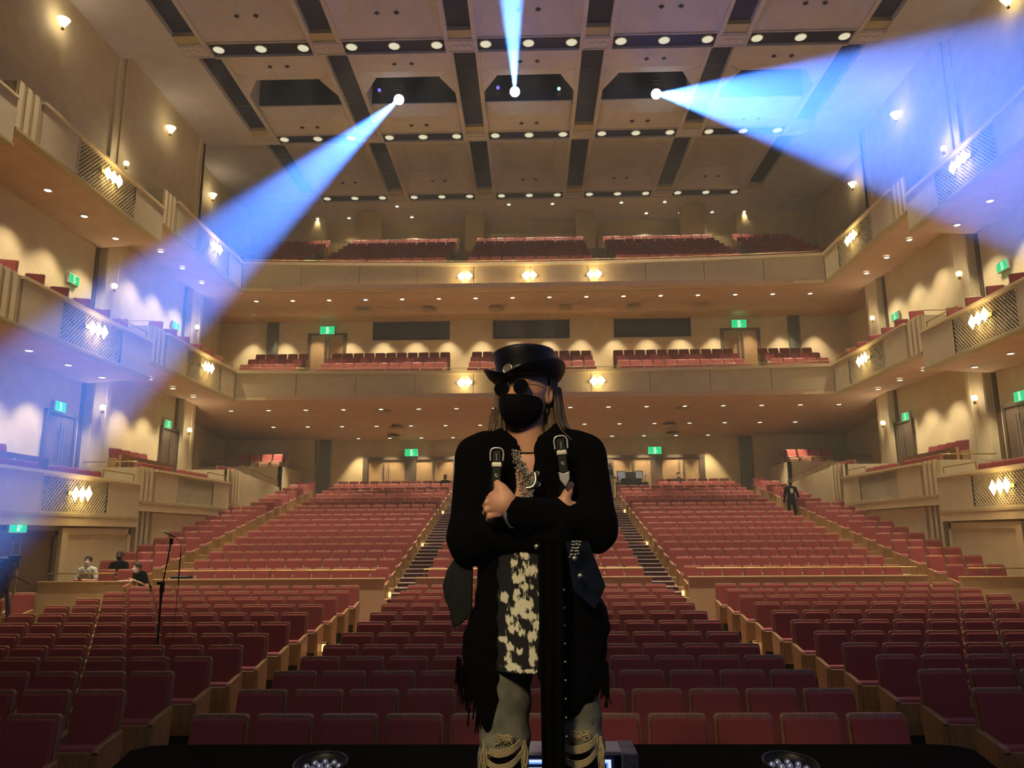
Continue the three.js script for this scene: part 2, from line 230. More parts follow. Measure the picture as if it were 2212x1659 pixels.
// ---------------------------------------------------------------- rear balconies
const zf = (x) => -32.0 + 0.62 * (x / 12.5) ** 2;
const REAR = [{ top: 9.22, bot: 7.96, soff: 7.22, back: -37.6, wall: -39.6, rows: 4, rise: 0.46, t0: 9.57, dz: 0.95 }, { top: 14.03, bot: 12.75, soff: 13.1, back: -41.5, wall: -37.6, rows: 7, rise: 0.51, t0: 14.85, dz: 0.9 }];
REAR.forEach((R) => {
  const b = struct('balcony'), N = 10, xs = []; for (let i = 0; i <= N; i++) xs.push(-12.45 + 24.9 * i / N);
  for (let i = 0; i < N; i++) {
    const a = xs[i], c = xs[i + 1], g = 0.012, za = zf(a), zc = zf(c), Q = (x, y, z) => [X0 + x, y, z];
    part('front_panel', [hexa(Q(a + g, R.bot + 0.12, za), Q(c - g, R.bot + 0.12, zc), Q(c - g, R.top - 0.13, zc), Q(a + g, R.top - 0.13, za), [0, 0, -0.14])], M.front, b);
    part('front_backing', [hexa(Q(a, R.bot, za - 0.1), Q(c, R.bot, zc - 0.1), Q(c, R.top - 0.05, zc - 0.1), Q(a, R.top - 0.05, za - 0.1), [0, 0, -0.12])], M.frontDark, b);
    part('ledge', [hexa(Q(a, R.top - 0.13, za + 0.13), Q(c, R.top - 0.13, zc + 0.13), Q(c, R.top, zc + 0.13), Q(a, R.top, za + 0.13), [0, 0, -0.42])], M.trim, b);
    part('bottom_trim', [hexa(Q(a, R.bot, za + 0.05), Q(c, R.bot, zc + 0.05), Q(c, R.bot + 0.11, zc + 0.05), Q(a, R.bot + 0.11, za + 0.05), [0, 0, -0.2])], M.trim, b);
  }
  part('handrail', [tube(xs.map((x) => [X0 + x, R.top + 0.16, zf(x) - 0.12]), 0.016, 40, 5)], M.brass, b);
  const sides = -31.45;
  part('soffit', [hexa([X0 - 15.9, R.bot, sides], [X0 + 15.9, R.bot, sides], [X0 + 15.9, R.soff, R.wall], [X0 - 15.9, R.soff, R.wall], [0, 0.2, 0])], M.soffit, b);
  for (let i = 0; i < R.rows; i++) part('step', [BB(X0 - 15.9, X0 + 15.9, R.top - 1.0, R.t0 + R.rise * i - 0.965, -32.55 - R.dz * i + (i ? 0 : 0.15), i === R.rows - 1 ? R.back : -32.55 - R.dz * (i + 1) - 0.05)], M.floor, b);
});

// ---------------------------------------------------------------- rear walls with doors, control windows, columns
{ const w = struct('wall_back');
  part('wall_surface', [BB(X0 - 16, X0 + 16, 0, 7.5, -39.6, -39.9)], M.wall2, w);
  for (const x of [-10.72, 10.86]) part('column', [BB(X0 + x - 0.27, X0 + x + 0.27, 3, 7.4, -39.35, -39.62)], M.greyCol, w);
  for (const [a, c] of [[-16, -11.2], [11.2, 16]]) part('wall_return', [BB(X0 + a, X0 + c, 3, 7.5, -39.2, -39.6)], M.wall2, w);
  for (const c of [-6.28, 6.32]) { const d = struct('door'), W = 4.95, y1 = 6.28, y0 = 4.0;
    part('door_frame', [BB(X0 + c - W / 2, X0 + c - W / 2 + 0.28, y0, y1, -39.5, -39.62), BB(X0 + c + W / 2 - 0.28, X0 + c + W / 2, y0, y1, -39.5, -39.62), BB(X0 + c - W / 2, X0 + c + W / 2, y1 - 0.1, y1 + 0.05, -39.48, -39.62), BB(X0 + c - 0.28, X0 + c + 0.28, y0, y1, -39.5, -39.62)], M.doorFrame, d);
    for (let q = 0; q < 4; q++) { const xl = c + [-2.17, -1.22, 0.3, 1.25][q], lf = part('door_leaf', [BB(X0 + xl, X0 + xl + 0.92, y0, y1 - 0.12, -39.54, -39.6)], M.doorLeaf, d), hx = X0 + xl + (q % 2 ? 0.1 : 0.82); obj('handle', [bar([hx, y0 + 0.3, -39.46], [hx, y1 - 0.2, -39.46], 0.025), bar([hx, y0 + 0.5, -39.46], [hx, y0 + 0.5, -39.56], 0.014), bar([hx, y1 - 0.4, -39.46], [hx, y1 - 0.4, -39.56], 0.014)], M.metal, lf); } }
  const m = struct('wall_back_middle');
  const win = [[-7.98, -4.15], [-1.88, 1.90], [4.2, 7.98]], xs = [-16, ...win.flat(), 16];
  part('wall_surface', [BB(X0 - 16, X0 + 16, 8.5, 12.1, -37.6, -37.9), BB(X0 - 16, X0 + 16, 13.1, 13.4, -37.6, -37.9), ...[0, 2, 4, 6].map((i) => BB(X0 + xs[i], X0 + xs[i + 1], 12.1, 13.1, -37.6, -37.9))], M.wall, m);
  for (const x of [-13.1, 13.12]) part('column', [BB(X0 + x - 0.27, X0 + x + 0.27, 9, 13.15, -37.4, -37.62)], M.greyCol, m);
  for (const [a, c] of win) { const wn = struct('window');
    part('window_frame', [BB(X0 + a, X0 + c, 12.06, 12.12, -37.52, -37.7), BB(X0 + a, X0 + c, 13.06, 13.12, -37.52, -37.7), BB(X0 + a - 0.03, X0 + a + 0.03, 12.06, 13.12, -37.52, -37.7), BB(X0 + c - 0.03, X0 + c + 0.03, 12.06, 13.12, -37.52, -37.7)], M.darkMetal, wn);
    part('pane', [BB(X0 + a, X0 + c, 12.1, 13.1, -37.64, -37.65)], M.darkGlass, wn);
    part('dark_booth', [BB(X0 + a, X0 + c, 12.0, 12.1, -37.7, -39), BB(X0 + a, X0 + c, 13.1, 13.2, -37.9, -39), BB(X0 + a - 0.1, X0 + a, 12, 13.2, -37.7, -39), BB(X0 + c, X0 + c + 0.1, 12, 13.2, -37.7, -39), BB(X0 + a, X0 + c, 12, 13.2, -39, -39.1)], M.void, wn); }
  for (const c of [-10.33, 10.45]) { const d = struct('door'), y0 = 10, y1 = 12.35;
    part('door_frame', [BB(X0 + c - 0.98, X0 + c - 0.82, y0, y1 + 0.08, -37.5, -37.62), BB(X0 + c + 0.82, X0 + c + 0.98, y0, y1 + 0.08, -37.5, -37.62), BB(X0 + c - 0.98, X0 + c + 0.98, y1, y1 + 0.1, -37.5, -37.62)], M.doorFrame, d);
    for (const q of [-1, 1]) { const lf = part('door_leaf', [BB(X0 + c + (q < 0 ? -0.82 : 0.02), X0 + c + (q < 0 ? -0.02 : 0.82), y0, y1, -37.55, -37.61)], M.doorLeaf, d), hx = X0 + c + q * 0.1; obj('handle', [bar([hx, y0 + 0.3, -37.47], [hx, y1 - 0.15, -37.47], 0.028), bar([hx, y0 + 0.6, -37.47], [hx, y0 + 0.6, -37.57], 0.014), bar([hx, y1 - 0.4, -37.47], [hx, y1 - 0.4, -37.57], 0.014)], M.metal, lf); } }
  const u = struct('wall_back_upper');
  part('wall_surface', [BB(X0 - 16, X0 + 16, 13, 22.4, -41.6, -41.9)], M.wall2, u);
  for (const x of [-3.1, 3.1]) part('pier', [BB(X0 + x - 0.52, X0 + x + 0.52, 15, 20.3, -40.6, -41.62)], M.wall2, u);
  for (const x of [-9.1, 9.15]) part('round_column', [CY(0.72, 0.72, 5.3, 24, X0 + x, 17.65, -40.9)], M.wall2, u);
  for (const [a, c, t] of [[-8.2, -4.0, 18.9], [3.9, 8.3, 18.9], [-13.4, -10.2, 18.8], [10.3, 14.2, 18.9], [-2.5, 2.5, 19.1]]) { part('panel_screen', [BB(X0 + a, X0 + c, 16.2, t, -41.2, -41.32)], M.wall2, u); part('rail', [bar([X0 + a, t + 0.02, -41.2], [X0 + c, t + 0.02, -41.2], 0.02)], M.metal, u); }
  for (const s of [-1, 1]) part('wall_return', [BB(X0 + s * 11.6, X0 + s * 16, 15, 22.4, -41.0, -41.6)], M.wall2, u); }
// the stage house behind the photographer closes the room
{ const f = struct('wall_front'); part('wall_surface', [BB(-16.5, 16.7, 0, 22.6, 9, 9.3)], M.velvet, f); part('proscenium', [BB(X0 - 15, X0 - 9.5, 1.25, 22.4, 1.2, 1.6), BB(X0 + 9.5, X0 + 15, 1.25, 22.4, 1.2, 1.6), BB(X0 - 9.5, X0 + 9.5, 11.5, 22.4, 1.2, 1.6)], mat('#1b1917'), f); }

// ---------------------------------------------------------------- ceiling
const COLX = [-11.78, -7.07, -2.36, 2.36, 7.07, 11.78], STRIP = [[-23.7, -24.45], [-30.97, -31.7], [-38.2, -38.98]], CY_ = [19.2, 19.74, 20.24], BAY = [[-16.8, -23.7], [-24.45, -30.97], [-31.7, -38.2]];
{ const roof = structMesh('ceiling_slab', [BB(-16.5, 16.7, 22.4, 22.8, 9.3, -42)], M.void);
  const c = struct('ceiling');
  part('panel', [BB(X0 - 14.7, X0 + 14.7, 18.7, 18.95, 9, -16.8)], M.ceil, c);
  BAY.forEach(([za, zb], k) => {
    const y = CY_[k];
    for (const s of [-1, 1]) part('side_panel', [BB(X0 + s * 12.35, X0 + s * 15.9, y, y + 0.2, za, STRIP[k][1])], M.ceil, c);
    for (const x of COLX) { const p = part('mesh_panel', [BB(X0 + x - 0.41, X0 + x + 0.41, y + 0.16, y + 0.2, za, zb)], M.mesh, c);
      for (let q = 1; q < 3; q++) obj('mesh_bar', [BB(X0 + x - 0.41, X0 + x + 0.41, y + 0.14, y + 0.17, za + (zb - za) * q / 3 - 0.015, za + (zb - za) * q / 3 + 0.015)], M.greyCol, p);
      part('beam', [BB(X0 + x - 0.57, X0 + x - 0.41, y - 0.06, y + 0.3, za, zb)], M.ceil, c); part('beam', [BB(X0 + x + 0.41, X0 + x + 0.57, y - 0.06, y + 0.3, za, zb)], M.ceil, c);
      part('panel_end', [BB(X0 + x - 0.41, X0 + x + 0.41, y, y + 0.2, zb + 0.42, zb)], M.frontDark, c); }
    const [s0, s1] = STRIP[k];                      // cross strip with lamps, and the carved square where it meets each long strip
    COLX.forEach((x, i) => { const q = part('junction_block', [BB(X0 + x - 0.57, X0 + x + 0.57, y - 0.05, y + 0.3, s0, s1)], M.ceil, c);
      obj('carved_frame', [BB(X0 + x - 0.45, X0 + x + 0.45, y - 0.08, y - 0.04, s0 - 0.06, s0 - 0.1), BB(X0 + x - 0.45, X0 + x + 0.45, y - 0.08, y - 0.04, s1 + 0.06, s1 + 0.1), BB(X0 + x - 0.47, X0 + x - 0.43, y - 0.08, y - 0.04, s0 - 0.06, s1 + 0.06), BB(X0 + x + 0.43, X0 + x + 0.47, y - 0.08, y - 0.04, s0 - 0.06, s1 + 0.06), B(0.2, 0.03, 0.2).rotateY(0.785).translate(X0 + x, y - 0.06, (s0 + s1) / 2), B(0.16, 0.03, 0.16).rotateY(0.785).translate(X0 + x - 0.25, y - 0.06, (s0 + s1) / 2), B(0.16, 0.03, 0.16).rotateY(0.785).translate(X0 + x + 0.25, y - 0.06, (s0 + s1) / 2)], M.coffer, q);
      if (i < 5) { const xa = X0 + x + 0.57, xb = X0 + COLX[i + 1] - 0.57; part('mesh_panel', [BB(xa, xb, y + 0.06, y + 0.1, s0, s1)], M.mesh, c); part('beam', [BB(xa, xb, y - 0.04, y + 0.35, s0 + 0.05, s0)], M.ceil, c); part('beam', [BB(xa, xb, y - 0.04, y + 0.6, s1, s1 - 0.08)], M.ceil, c); } });
    // coffers between the strips
    for (let i = 0; i < 5; i++) {
      const cx = X0 + (COLX[i] + COLX[i + 1]) / 2, h = 1.79, P = (x, yy, z) => [cx + x, yy, z], T = [0, 0.05, 0], cof = part('coffer', [BB(cx - h, cx + h, y + 1.9, y + 1.95, za, zb)], M.mesh, c);
      const vent = (z, yy) => { for (const q of [-0.36, 0.36]) obj('vent', [B(0.13, 0.03, 0.13).rotateY(0.785).translate(cx + q * 0.9, yy - 0.015, z)], M.mesh, cof); };
      const sub = (n, ...quads) => obj(n, quads.map((q) => hexa(...q, T)), M.coffer, cof);
      if (k === 1) {
        sub('coffer_panel', [P(-h, y, -24.5), P(h, y, -24.5), P(h, y, -26.4), P(-h, y, -26.4)]); vent(-25.9, y);
        sub('coffer_panel', [P(-h, y, -26.4), P(h, y, -26.4), P(1.25, y + 0.12, -26.95), P(-1.25, y + 0.12, -26.95)]);
        for (const s of [-1, 1]) { sub('gusset', [P(s * h, y - 0.02, -26.4), P(s * 1.25, y + 0.12, -26.95), P(s * 1.25, y + 0.11, -27.0), P(s * h, y - 0.1, -27.75)]);
          obj('side_cheek', [hexa(P(s * h, y - 0.05, -26.4), P(s * h, y - 0.05, -29.3), P(s * h, y + 1.9, -29.3), P(s * h, y + 1.9, -26.4), [s * 0.05, 0, 0])], M.coffer, cof);
          sub('coffer_panel', [P(s * h, y + 0.12, -28.85), P(s * 1.2, y - 0.18, -29.35), P(s * h * 0.98, y, -30.9), P(s * h, y, -30.9)]); }
        sub('lip', [P(-h, y + 0.12, -28.85), P(h, y + 0.12, -28.85), P(1.2, y - 0.18, -29.35), P(-1.2, y - 0.18, -29.35)]);
        sub('coffer_panel', [P(-1.2, y - 0.18, -29.35), P(1.2, y - 0.18, -29.35), P(h * 0.98, y, -30.9), P(-h * 0.98, y, -30.9)]); vent(-30.1, y - 0.12);
        obj('slot_backing', [BB(cx - h, cx + h, y + 0.1, y + 1.9, -28.9, -28.95)], M.mesh, cof); obj('slot_backing', [BB(cx - h, cx + h, y + 0.5, y + 1.9, -26.9, -26.85)], M.mesh, cof);
      } else {
        const m = (za - zb) * 0.26, L = zb + m, F = za - m, u = 0.42, v = 1.25;
        sub('coffer_panel', [P(-v, y + u, F), P(v, y + u, F), P(v, y + u, L), P(-v, y + u, L)]);
        sub('coffer_panel', [P(-h, y, za), P(h, y, za), P(v, y + u, F), P(-v, y + u, F)]); sub('coffer_panel', [P(-h, y, zb), P(h, y, zb), P(v, y + u, L), P(-v, y + u, L)]);
        for (const s of [-1, 1]) sub('coffer_panel', [P(s * h, y, za), P(s * v, y + u, F), P(s * v, y + u, L), P(s * h, y, zb)]);
        vent(za - m * 0.6, y + u * 0.58); vent(zb + m * 0.6, y + u * 0.58);
      }
    }
  });
  part('rear_panel', [hexa([X0 - 15.9, 20.75, -38.98], [X0 + 15.9, 20.75, -38.98], [X0 + 15.9, 20.0, -41.6], [X0 - 15.9, 20.0, -41.6], [0, 0.2, 0])], M.ceil, c);
}

// ---------------------------------------------------------------- seats: one kind, the nearest 300 one by one, the rest together
const SEATG = {
  backrest: roundPanel(0.5, 0.466, 0, 0.585, 0.05, 0.05, 0.014).rotateX(-0.2).translate(0, 0.40, 0.0),
  cushion: roundPanel(0.45, 0.425, 0.02, 0.545, 0.04, 0.055, 0.02).rotateX(-0.2).translate(0, 0.41, 0.042),
  panel: RB(0.44, 0.34, 0.03, 0.012, 0, 0.34, 0.215).rotateX(0), pan: RB(0.44, 0.36, 0.1, 0.035, 0, 0.375, 0.155),
  arm: prism([[0.02, 0], [0.30, 0], [0.34, 0.52], [0.36, 0.545], [0.345, 0.565], [-0.04, 0.63], [-0.06, 0.60]], 0.056, 0.008).rotateY(-Math.PI / 2), foot: BB(-0.2, 0.2, 0, 0.16, -0.02, 0.12),
};
for (const k of Object.keys(SEATG)) boxUV(SEATG[k]);
function makeSeat() {
  const t = new THREE.Group(); t.name = 'theatre_seat';
  const add = (n, g, m, x = 0) => { const o = new THREE.Mesh(g, m); o.name = n; o.position.x = x; o.castShadow = o.receiveShadow = true; t.add(o); return o; };
  const b = add('backrest', SEATG.backrest, M.seatRim); const c = new THREE.Mesh(SEATG.cushion, M.seatRed); c.name = 'back_cushion'; c.castShadow = c.receiveShadow = true; b.add(c);
  add('seat_cushion', SEATG.pan, M.seatRed2); add('seat_underside', SEATG.panel, M.seatTan); add('armrest', SEATG.arm, M.seatTan, -0.232); add('armrest_001', SEATG.arm, M.seatTan, 0.232); add('foot', SEATG.foot, M.seatDark);
  return t;
}
const seats = [];                                  // { p, turn, label, group }
const seat = (x, top, z, turn, label, group) => seats.push({ p: [x, top - 0.965, z + 0.12], turn, label, group });
const blockOf = { c: 'centre block', l: 'left block', r: 'right block', fl: 'far left side block', fr: 'far right side block' };
function rows(n, rz, rt, counts, level, tag, skip) {
  for (let i = 0; i < n; i++) {
    const put = (x, blk, q) => { if (skip && skip(i, blk, q)) return; seat(x, rt(i), rz(i), 0, `red seat, ${ord(q)} from left in ${ord(i)} row of the ${tag} ${blockOf[blk]}`, `${level} ${blockOf[blk]}`); };
    for (let q = 0; q < 11; q++) put(X0 + (q - 5) * 0.52, 'c', q);
    const [nb, nf] = counts(i);
    for (let q = 0; q < nb; q++) { put(X0 - (3.86 + 0.26 + 0.52 * (nb - 1 - q)), 'l', q); put(X0 + 3.86 + 0.26 + 0.52 * q, 'r', q); }
    for (let q = 0; q < nf; q++) { const f = level === 'front stalls' ? 10.45 : 10.68; put(X0 - (f + 0.26 + 0.52 * (nf - 1 - q)), 'fl', q); put(X0 + f + 0.26 + 0.52 * q, 'fr', q); }
  }
}
rows(12, rowZ1, top1, (i) => [10, i > 7 && i < 11 ? 3 : 0], 'front stalls', 'front');
rows(18, rowZ2, top2, (i) => [11, i < 11 ? 3 : 2], 'raised stalls', 'raised', (i, b, q) => b === 'r' && i > 15 && q < 4);
rows(4, (i) => -32.9 - 0.95 * i, (i) => 9.57 + 0.46 * i, () => [11, 5], 'middle balcony', 'middle balcony');
rows(7, (i) => -33.4 - 0.9 * i, (i) => 14.85 + 0.51 * i, () => [11, 6], 'top balcony', 'top balcony');
for (const s of [-1, 1]) {
  for (let k = 1; k < 3; k++) {
    for (let q = 0; q < 6; q++) seat(X0 + s * 12.86, TIERS[1].t[k] + 0.42, ZB[k] - 1.0 - 1.05 * q, -s * 0.3);
    for (let q = 0; q < 9; q++) if (q !== 4) seat(X0 + s * 13.0, TIERS[0].t[k] + 0.25, ZB[k] - 1.2 - 0.6 * q, -s * 1.1);
    for (let q = 0; q < 4; q++) seat(X0 + s * 14.0, TIERS[0].t[k] + 0.75, ZB[k] - 1.4 - 0.58 * q, -s * 1.1);
  }
  for (let q = 0; q < 4; q++) { seat(X0 + s * (12.3 + 0.55 * q), 6.25, -36.9, 0); seat(X0 + s * (12.3 + 0.55 * q), 6.35, -37.8, 0); }
  for (let q = 0; q < 3; q++) seat(X0 + s * 13.1, 5.3, -32.3 - 0.6 * q, -s * 1.1);
}
{ camera.updateMatrixWorld(); camera.aspect = 2212 / 1659; camera.updateProjectionMatrix(); const v = V(0, 0, 0);
  for (const q of seats) { v.set(q.p[0], q.p[1] + 0.8, q.p[2]).project(camera); q.d = (Math.abs(v.x) < 1.02 && Math.abs(v.y) < 1.03 && q.label && q.p[2] > -19) ? -q.p[2] : 999; }
  seats.sort((a, b) => a.d - b.d);
  const proto = makeSeat(); let n = 0;
  const rest = [];
  for (const q of seats) {
    if (n < 300 && q.d < 900) { const o = n ? proto.clone() : proto; o.name = numbered('theatre_seat'); o.position.set(...q.p); o.rotation.y = q.turn; o.userData = { label: q.label, category: 'seat', group: 'seats of the ' + q.group }; scene.add(o); n++; } else rest.push(q);
  }
  const parts = [[SEATG.backrest, 4], [SEATG.cushion, 1], [SEATG.pan, 2], [SEATG.panel, 0], [SEATG.arm.clone().translate(-0.232, 0, 0), 0], [SEATG.arm.clone().translate(0.232, 0, 0), 0], [SEATG.foot, 3]];
  parts.sort((a, b) => a[1] - b[1]);
  const g = mergeGeometries(parts.map((p) => p[0])); g.clearGroups(); let at = 0;
  for (let m = 0; m < 5; m++) { const c = parts.filter((p) => p[1] === m).reduce((s, p) => s + p[0].attributes.position.count, 0); g.addGroup(at, c, m); at += c; }
  const im = new THREE.InstancedMesh(g, [M.seatTan, M.seatRed, M.seatRed2, M.seatDark, M.seatRim], rest.length), d = new THREE.Object3D();
  rest.forEach((q, i) => { d.position.set(...q.p); d.rotation.y = q.turn; d.updateMatrix(); im.setMatrixAt(i, d.matrix); });
  im.name = 'theatre_seat_rows'; im.castShadow = im.receiveShadow = true; im.userData = { kind: 'stuff', label: 'rows of red folded theatre seats with tan rims rising through stalls and balconies', category: 'seats' }; scene.add(im);
}

// ---------------------------------------------------------------- lamps
const sideWord = (s) => s < 0 ? 'left' : 'right';
{ let proto; const names = ['nearest', 'middle', 'farthest', 'unseen'];
  [...STRIP, [-16.4, -17.1]].forEach(([s0, s1], k) => { for (let i = 0; i < 5; i++) for (let q = 0; q < 3; q++) {
    const x = X0 + (COLX[i] + COLX[i + 1]) / 2 + (q - 1) * 1.5, y = k < 3 ? CY_[k] : 18.7, z = (s0 + s1) / 2, label = k < 3 ? `round ceiling lamp, ${ord(i * 3 + q)} from the left in the ${names[k]} cross strip` : `round ceiling lamp, ${ord(i * 3 + q)} from the left in the strip over the front stalls`;
    if (!proto) { proto = thing('ceiling_lamp', label, 'ceiling lamp', [x, y, z], 0, 'round lamps in the ceiling strips'); part('housing', [CY(0.18, 0.21, 0.12, 20, 0, 0.06, 0)], M.trim, proto); part('rim', [flat(new THREE.TorusGeometry(0.205, 0.016, 6, 24)).rotateX(Math.PI / 2).translate(0, 0.02, 0)], M.metal, proto); part('lens', [CY(0.2, 0.17, 0.03, 20, 0, 0.0, 0)], G.ceil, proto); } else copyOf(proto, [x, y, z], 0, label);
    spot([x, y - 0.08, z], [x, 0, z], WARM, CEIL_I * [1, 1, 0.35, 1.1][k], 0.46, 0.9, 10);
  } }); }
{ let proto; const down = (x, y, z, label, group, I, ang = 0.62) => {
    if (!proto) { proto = thing('downlight', label, 'downlight', [x, y, z], 0, group); part('ring', [flat(new THREE.TorusGeometry(0.1, 0.018, 6, 18)).rotateX(Math.PI / 2)], M.trim, proto); part('lens', [CY(0.09, 0.09, 0.02, 16, 0, -0.006, 0)], G.down, proto); } else copyOf(proto, [x, y, z], 0, label, group);
    spot([x, y - 0.05, z], [x, y - 5, z], WARM, I, ang, 0.35, 4); };
  const row = (n, y, z, sp, what, r, I, skip) => { for (let i = 0; i < n; i++) { const x = X0 + (i - (n - 1) / 2) * sp; if (skip && skip(x)) continue; down(x, y, z, `small round downlight, ${ord(i)} from the left in the ${r} row under the ${what}`, `downlights under the ${what}`, I); } };
  const sy = (R, z) => R.bot + (R.soff - R.bot) * (z + 31.45) / (R.wall + 31.45) - 0.012;
  row(17, sy(REAR[0], -33.1), -33.1, 1.655, 'middle balcony', 'front', SOFFIT_I); row(16, sy(REAR[0], -36.3), -36.3, 1.655, 'middle balcony', 'second', SOFFIT_I); row(12, sy(REAR[0], -39.0), -39.0, 1.62, 'middle balcony', 'rear', SOFFIT_I * 1.1);
  row(16, sy(REAR[1], -33.2), -33.2, 1.66, 'top balcony', 'front', SOFFIT_I); row(18, sy(REAR[1], -36.9), -36.9, 1.66, 'top balcony', 'rear', SOFFIT_I * 0.8);
  const ry = (z) => 20.75 - 0.75 * (-38.98 - z) / 2.62 - 0.012;
  for (const [i, x] of [-7.4, -1.15, 1.28, 5.1, 7.5].entries()) down(X0 + x, ry(-40.1), -40.1, `small round downlight, ${ord(i)} from the left in the front row above the top balcony`, 'downlights above the top balcony', SOFFIT_I * 0.8);
  for (const [i, x] of [-12.1, -10.3, -8.5, -6.7, 6.6, 8.5, 10.3, 12.1].entries()) down(X0 + x, ry(-41.0), -41.0, `small round downlight, ${ord(i)} from the left in the rear row above the top balcony`, 'downlights above the top balcony', SOFFIT_I * 0.35);
  for (const s of [-1, 1]) TIERS.forEach((T, ti) => { if (ti) for (let k = 0; k < 3; k++) for (let q = 0; q < 3; q++) { const z = ZB[k] - 3.2 - 1.8 * q + (k === 2 ? 0.9 : 0), y = T.t[k] - T.h - 0.065; down(X0 + s * 13.62, y, z, `small round downlight, ${ord(q)} from the stage under the ${ord(k)} ${ti === 1 ? 'middle' : 'top'} side balcony on the ${sideWord(s)}`, 'downlights under the side balconies', BOX_I, 0.80); } });
}
const octa = (w, h, d, x, y, z) => flat(new THREE.OctahedronGeometry(1, 0)).scale(w, h, d).translate(x, y, z);
{ const lampRow = (name, n, p, turn, label, group) => { const t = thing(name, label, 'wall lamp', p, turn, group); part('back_plate', [RB(0.3 * n + 0.1, 0.12, 0.03, 0.01, 0, 0, 0.015)], M.brass, t); for (let q = 0; q < n; q++) part('glass_shade', [octa(0.19, 0.22, 0.11, (q - (n - 1) / 2) * 0.3, 0.02 * (q - (n - 1) / 2), 0.11)], G.lattice, t); return t; };
  for (const s of [-1, 1]) TIERS.forEach((T, ti) => { for (let k = 1; k < 3; k++) { if (!ti && k === 2) continue; const z = ZB[k] - 4.15, y = T.t[k] - 0.52, x = X0 + s * 12.44;
    lampRow('wall_lamp', 3, [x, y, z], -s * Math.PI / 2, `three diamond lamps on the ${k === 1 ? 'nearer' : 'farther'} lattice of the ${['lowest', 'middle', 'top'][ti]} ${sideWord(s)} side balcony`, 'diamond lamps on the side balcony lattices'); point([x - s * 0.36, y, z], GOLD, LATTICE_I, 6); } });
  for (const [x, y, l] of [[-2.85, 8.7, 'left one on the middle rear balcony front'], [2.76, 8.7, 'right one on the middle rear balcony front'], [-2.86, 13.42, 'left one on the top rear balcony front'], [-0.06, 13.42, 'middle one on the top rear balcony front'], [2.76, 13.42, 'right one on the top rear balcony front']]) { const z = zf(x) + 0.01; lampRow('wall_lamp', 2, [X0 + x, y, z], 0, `pair of diamond glass lamps, ${l}`, 'diamond lamps on the rear balcony fronts'); point([X0 + x, y, z + 0.36], GOLD, LATTICE_I * 0.9, 6); }
  let sc; for (const s of [-1, 1]) for (const [z, ys] of [[-24.95, [6.62, 10.85, 15.4]], [-31.55, [6.75, 11.2, 16]]]) ys.forEach((y, i) => { if (i === 2 && z < -30) return;
    const p = [X0 + s * 14.33, y, z], label = `small round wall sconce on the ${z > -30 ? 'nearer' : 'farther'} pilaster of the ${['lowest', 'middle', 'top'][i]} side balcony on the ${sideWord(s)}`;
    if (!sc) { sc = thing('wall_sconce', label, 'wall sconce', p, 0, 'small sconces on the side pilasters'); part('shade', [SP(0.1, 0, 0, 0)], G.sconce, sc); part('bracket', [CY(0.03, 0.06, 0.12, 10, 0, -0.14, 0)], M.brass, sc); } else copyOf(sc, p, 0, label);
    point(p, WARM, SCONCE_I, 3); });
  let hs; for (const s of [-1, 1]) for (const [k, [y, z]] of [[18.0, -20.85], [18.4, -28.0], [18.9, -35.2]].entries()) {
    const p = [X0 + s * (k === 2 ? 15.68 : 14.4), y, z], label = `bowl uplight sconce high on the ${sideWord(s)} wall, ${['nearest the stage', 'middle one', 'farthest from the stage'][k]}`;
    if (!hs) { hs = thing('bowl_sconce', label, 'wall sconce', p, 0, 'bowl sconces high on the side walls'); part('bowl', [CY(0.2, 0.06, 0.26, 16, 0, 0, 0)], G.sconce, hs); part('finial', [SP(0.05, 0, -0.2, 0, 10, 8), CY(0.03, 0.03, 0.12, 8, 0, -0.15, 0)], M.brass, hs); } else copyOf(hs, p, 0, label);
    point([p[0] - s * 0.02, y + 0.08, z], WARM, HIGH_I, 4); }
  let ft; for (const s of [-1, 1]) for (const [j, z, y] of [[0, -20.6, 0.86], [1, -26.6, 2.04], [2, -32.6, 3.3], [3, -14.2, 0.42]]) {
    const p = [X0 + s * 3.80, y, z], label = `small amber step light on the ${sideWord(s)} aisle, ${['at the foot of the stairs', 'halfway up the stairs', 'high up the stairs', 'low beside the front stalls'][j]}`;
    if (!ft) { ft = thing('step_light', label, 'step light', p, 0, 'amber step lights along the aisles'); part('lens', [RB(0.07, 0.13, 0.05, 0.015)], G.foot, ft); part('cover', [RB(0.09, 0.03, 0.07, 0.008, 0, 0.08, 0)], M.brass, ft); } else copyOf(ft, p, 0, label);
    point(p, new THREE.Color(1, 0.6, 0.25), 0.12, 1.5); }
}
{ const t = thing('border_light', 'long dim border light hanging under the proscenium arch above the stage', 'stage light', [X0, 10.6, 0.7]); part('trough', [B(11, 0.3, 0.4, 0, 0.1, 0)], M.darkMetal, t); const fc = part('lens_strip', [B(10.8, 0.02, 0.34, 0, -0.07, 0)], G.dim, t); t.rotation.x = 0.6; fc.name = 'lens_strip';
  const r = new THREE.RectAreaLight(WARM, FRONT_I, 10.8, 0.4); r.position.set(X0, 10.48, 0.62); r.lookAt(X0, 0, -9); r.name = 'border_lamp'; scene.add(r); }
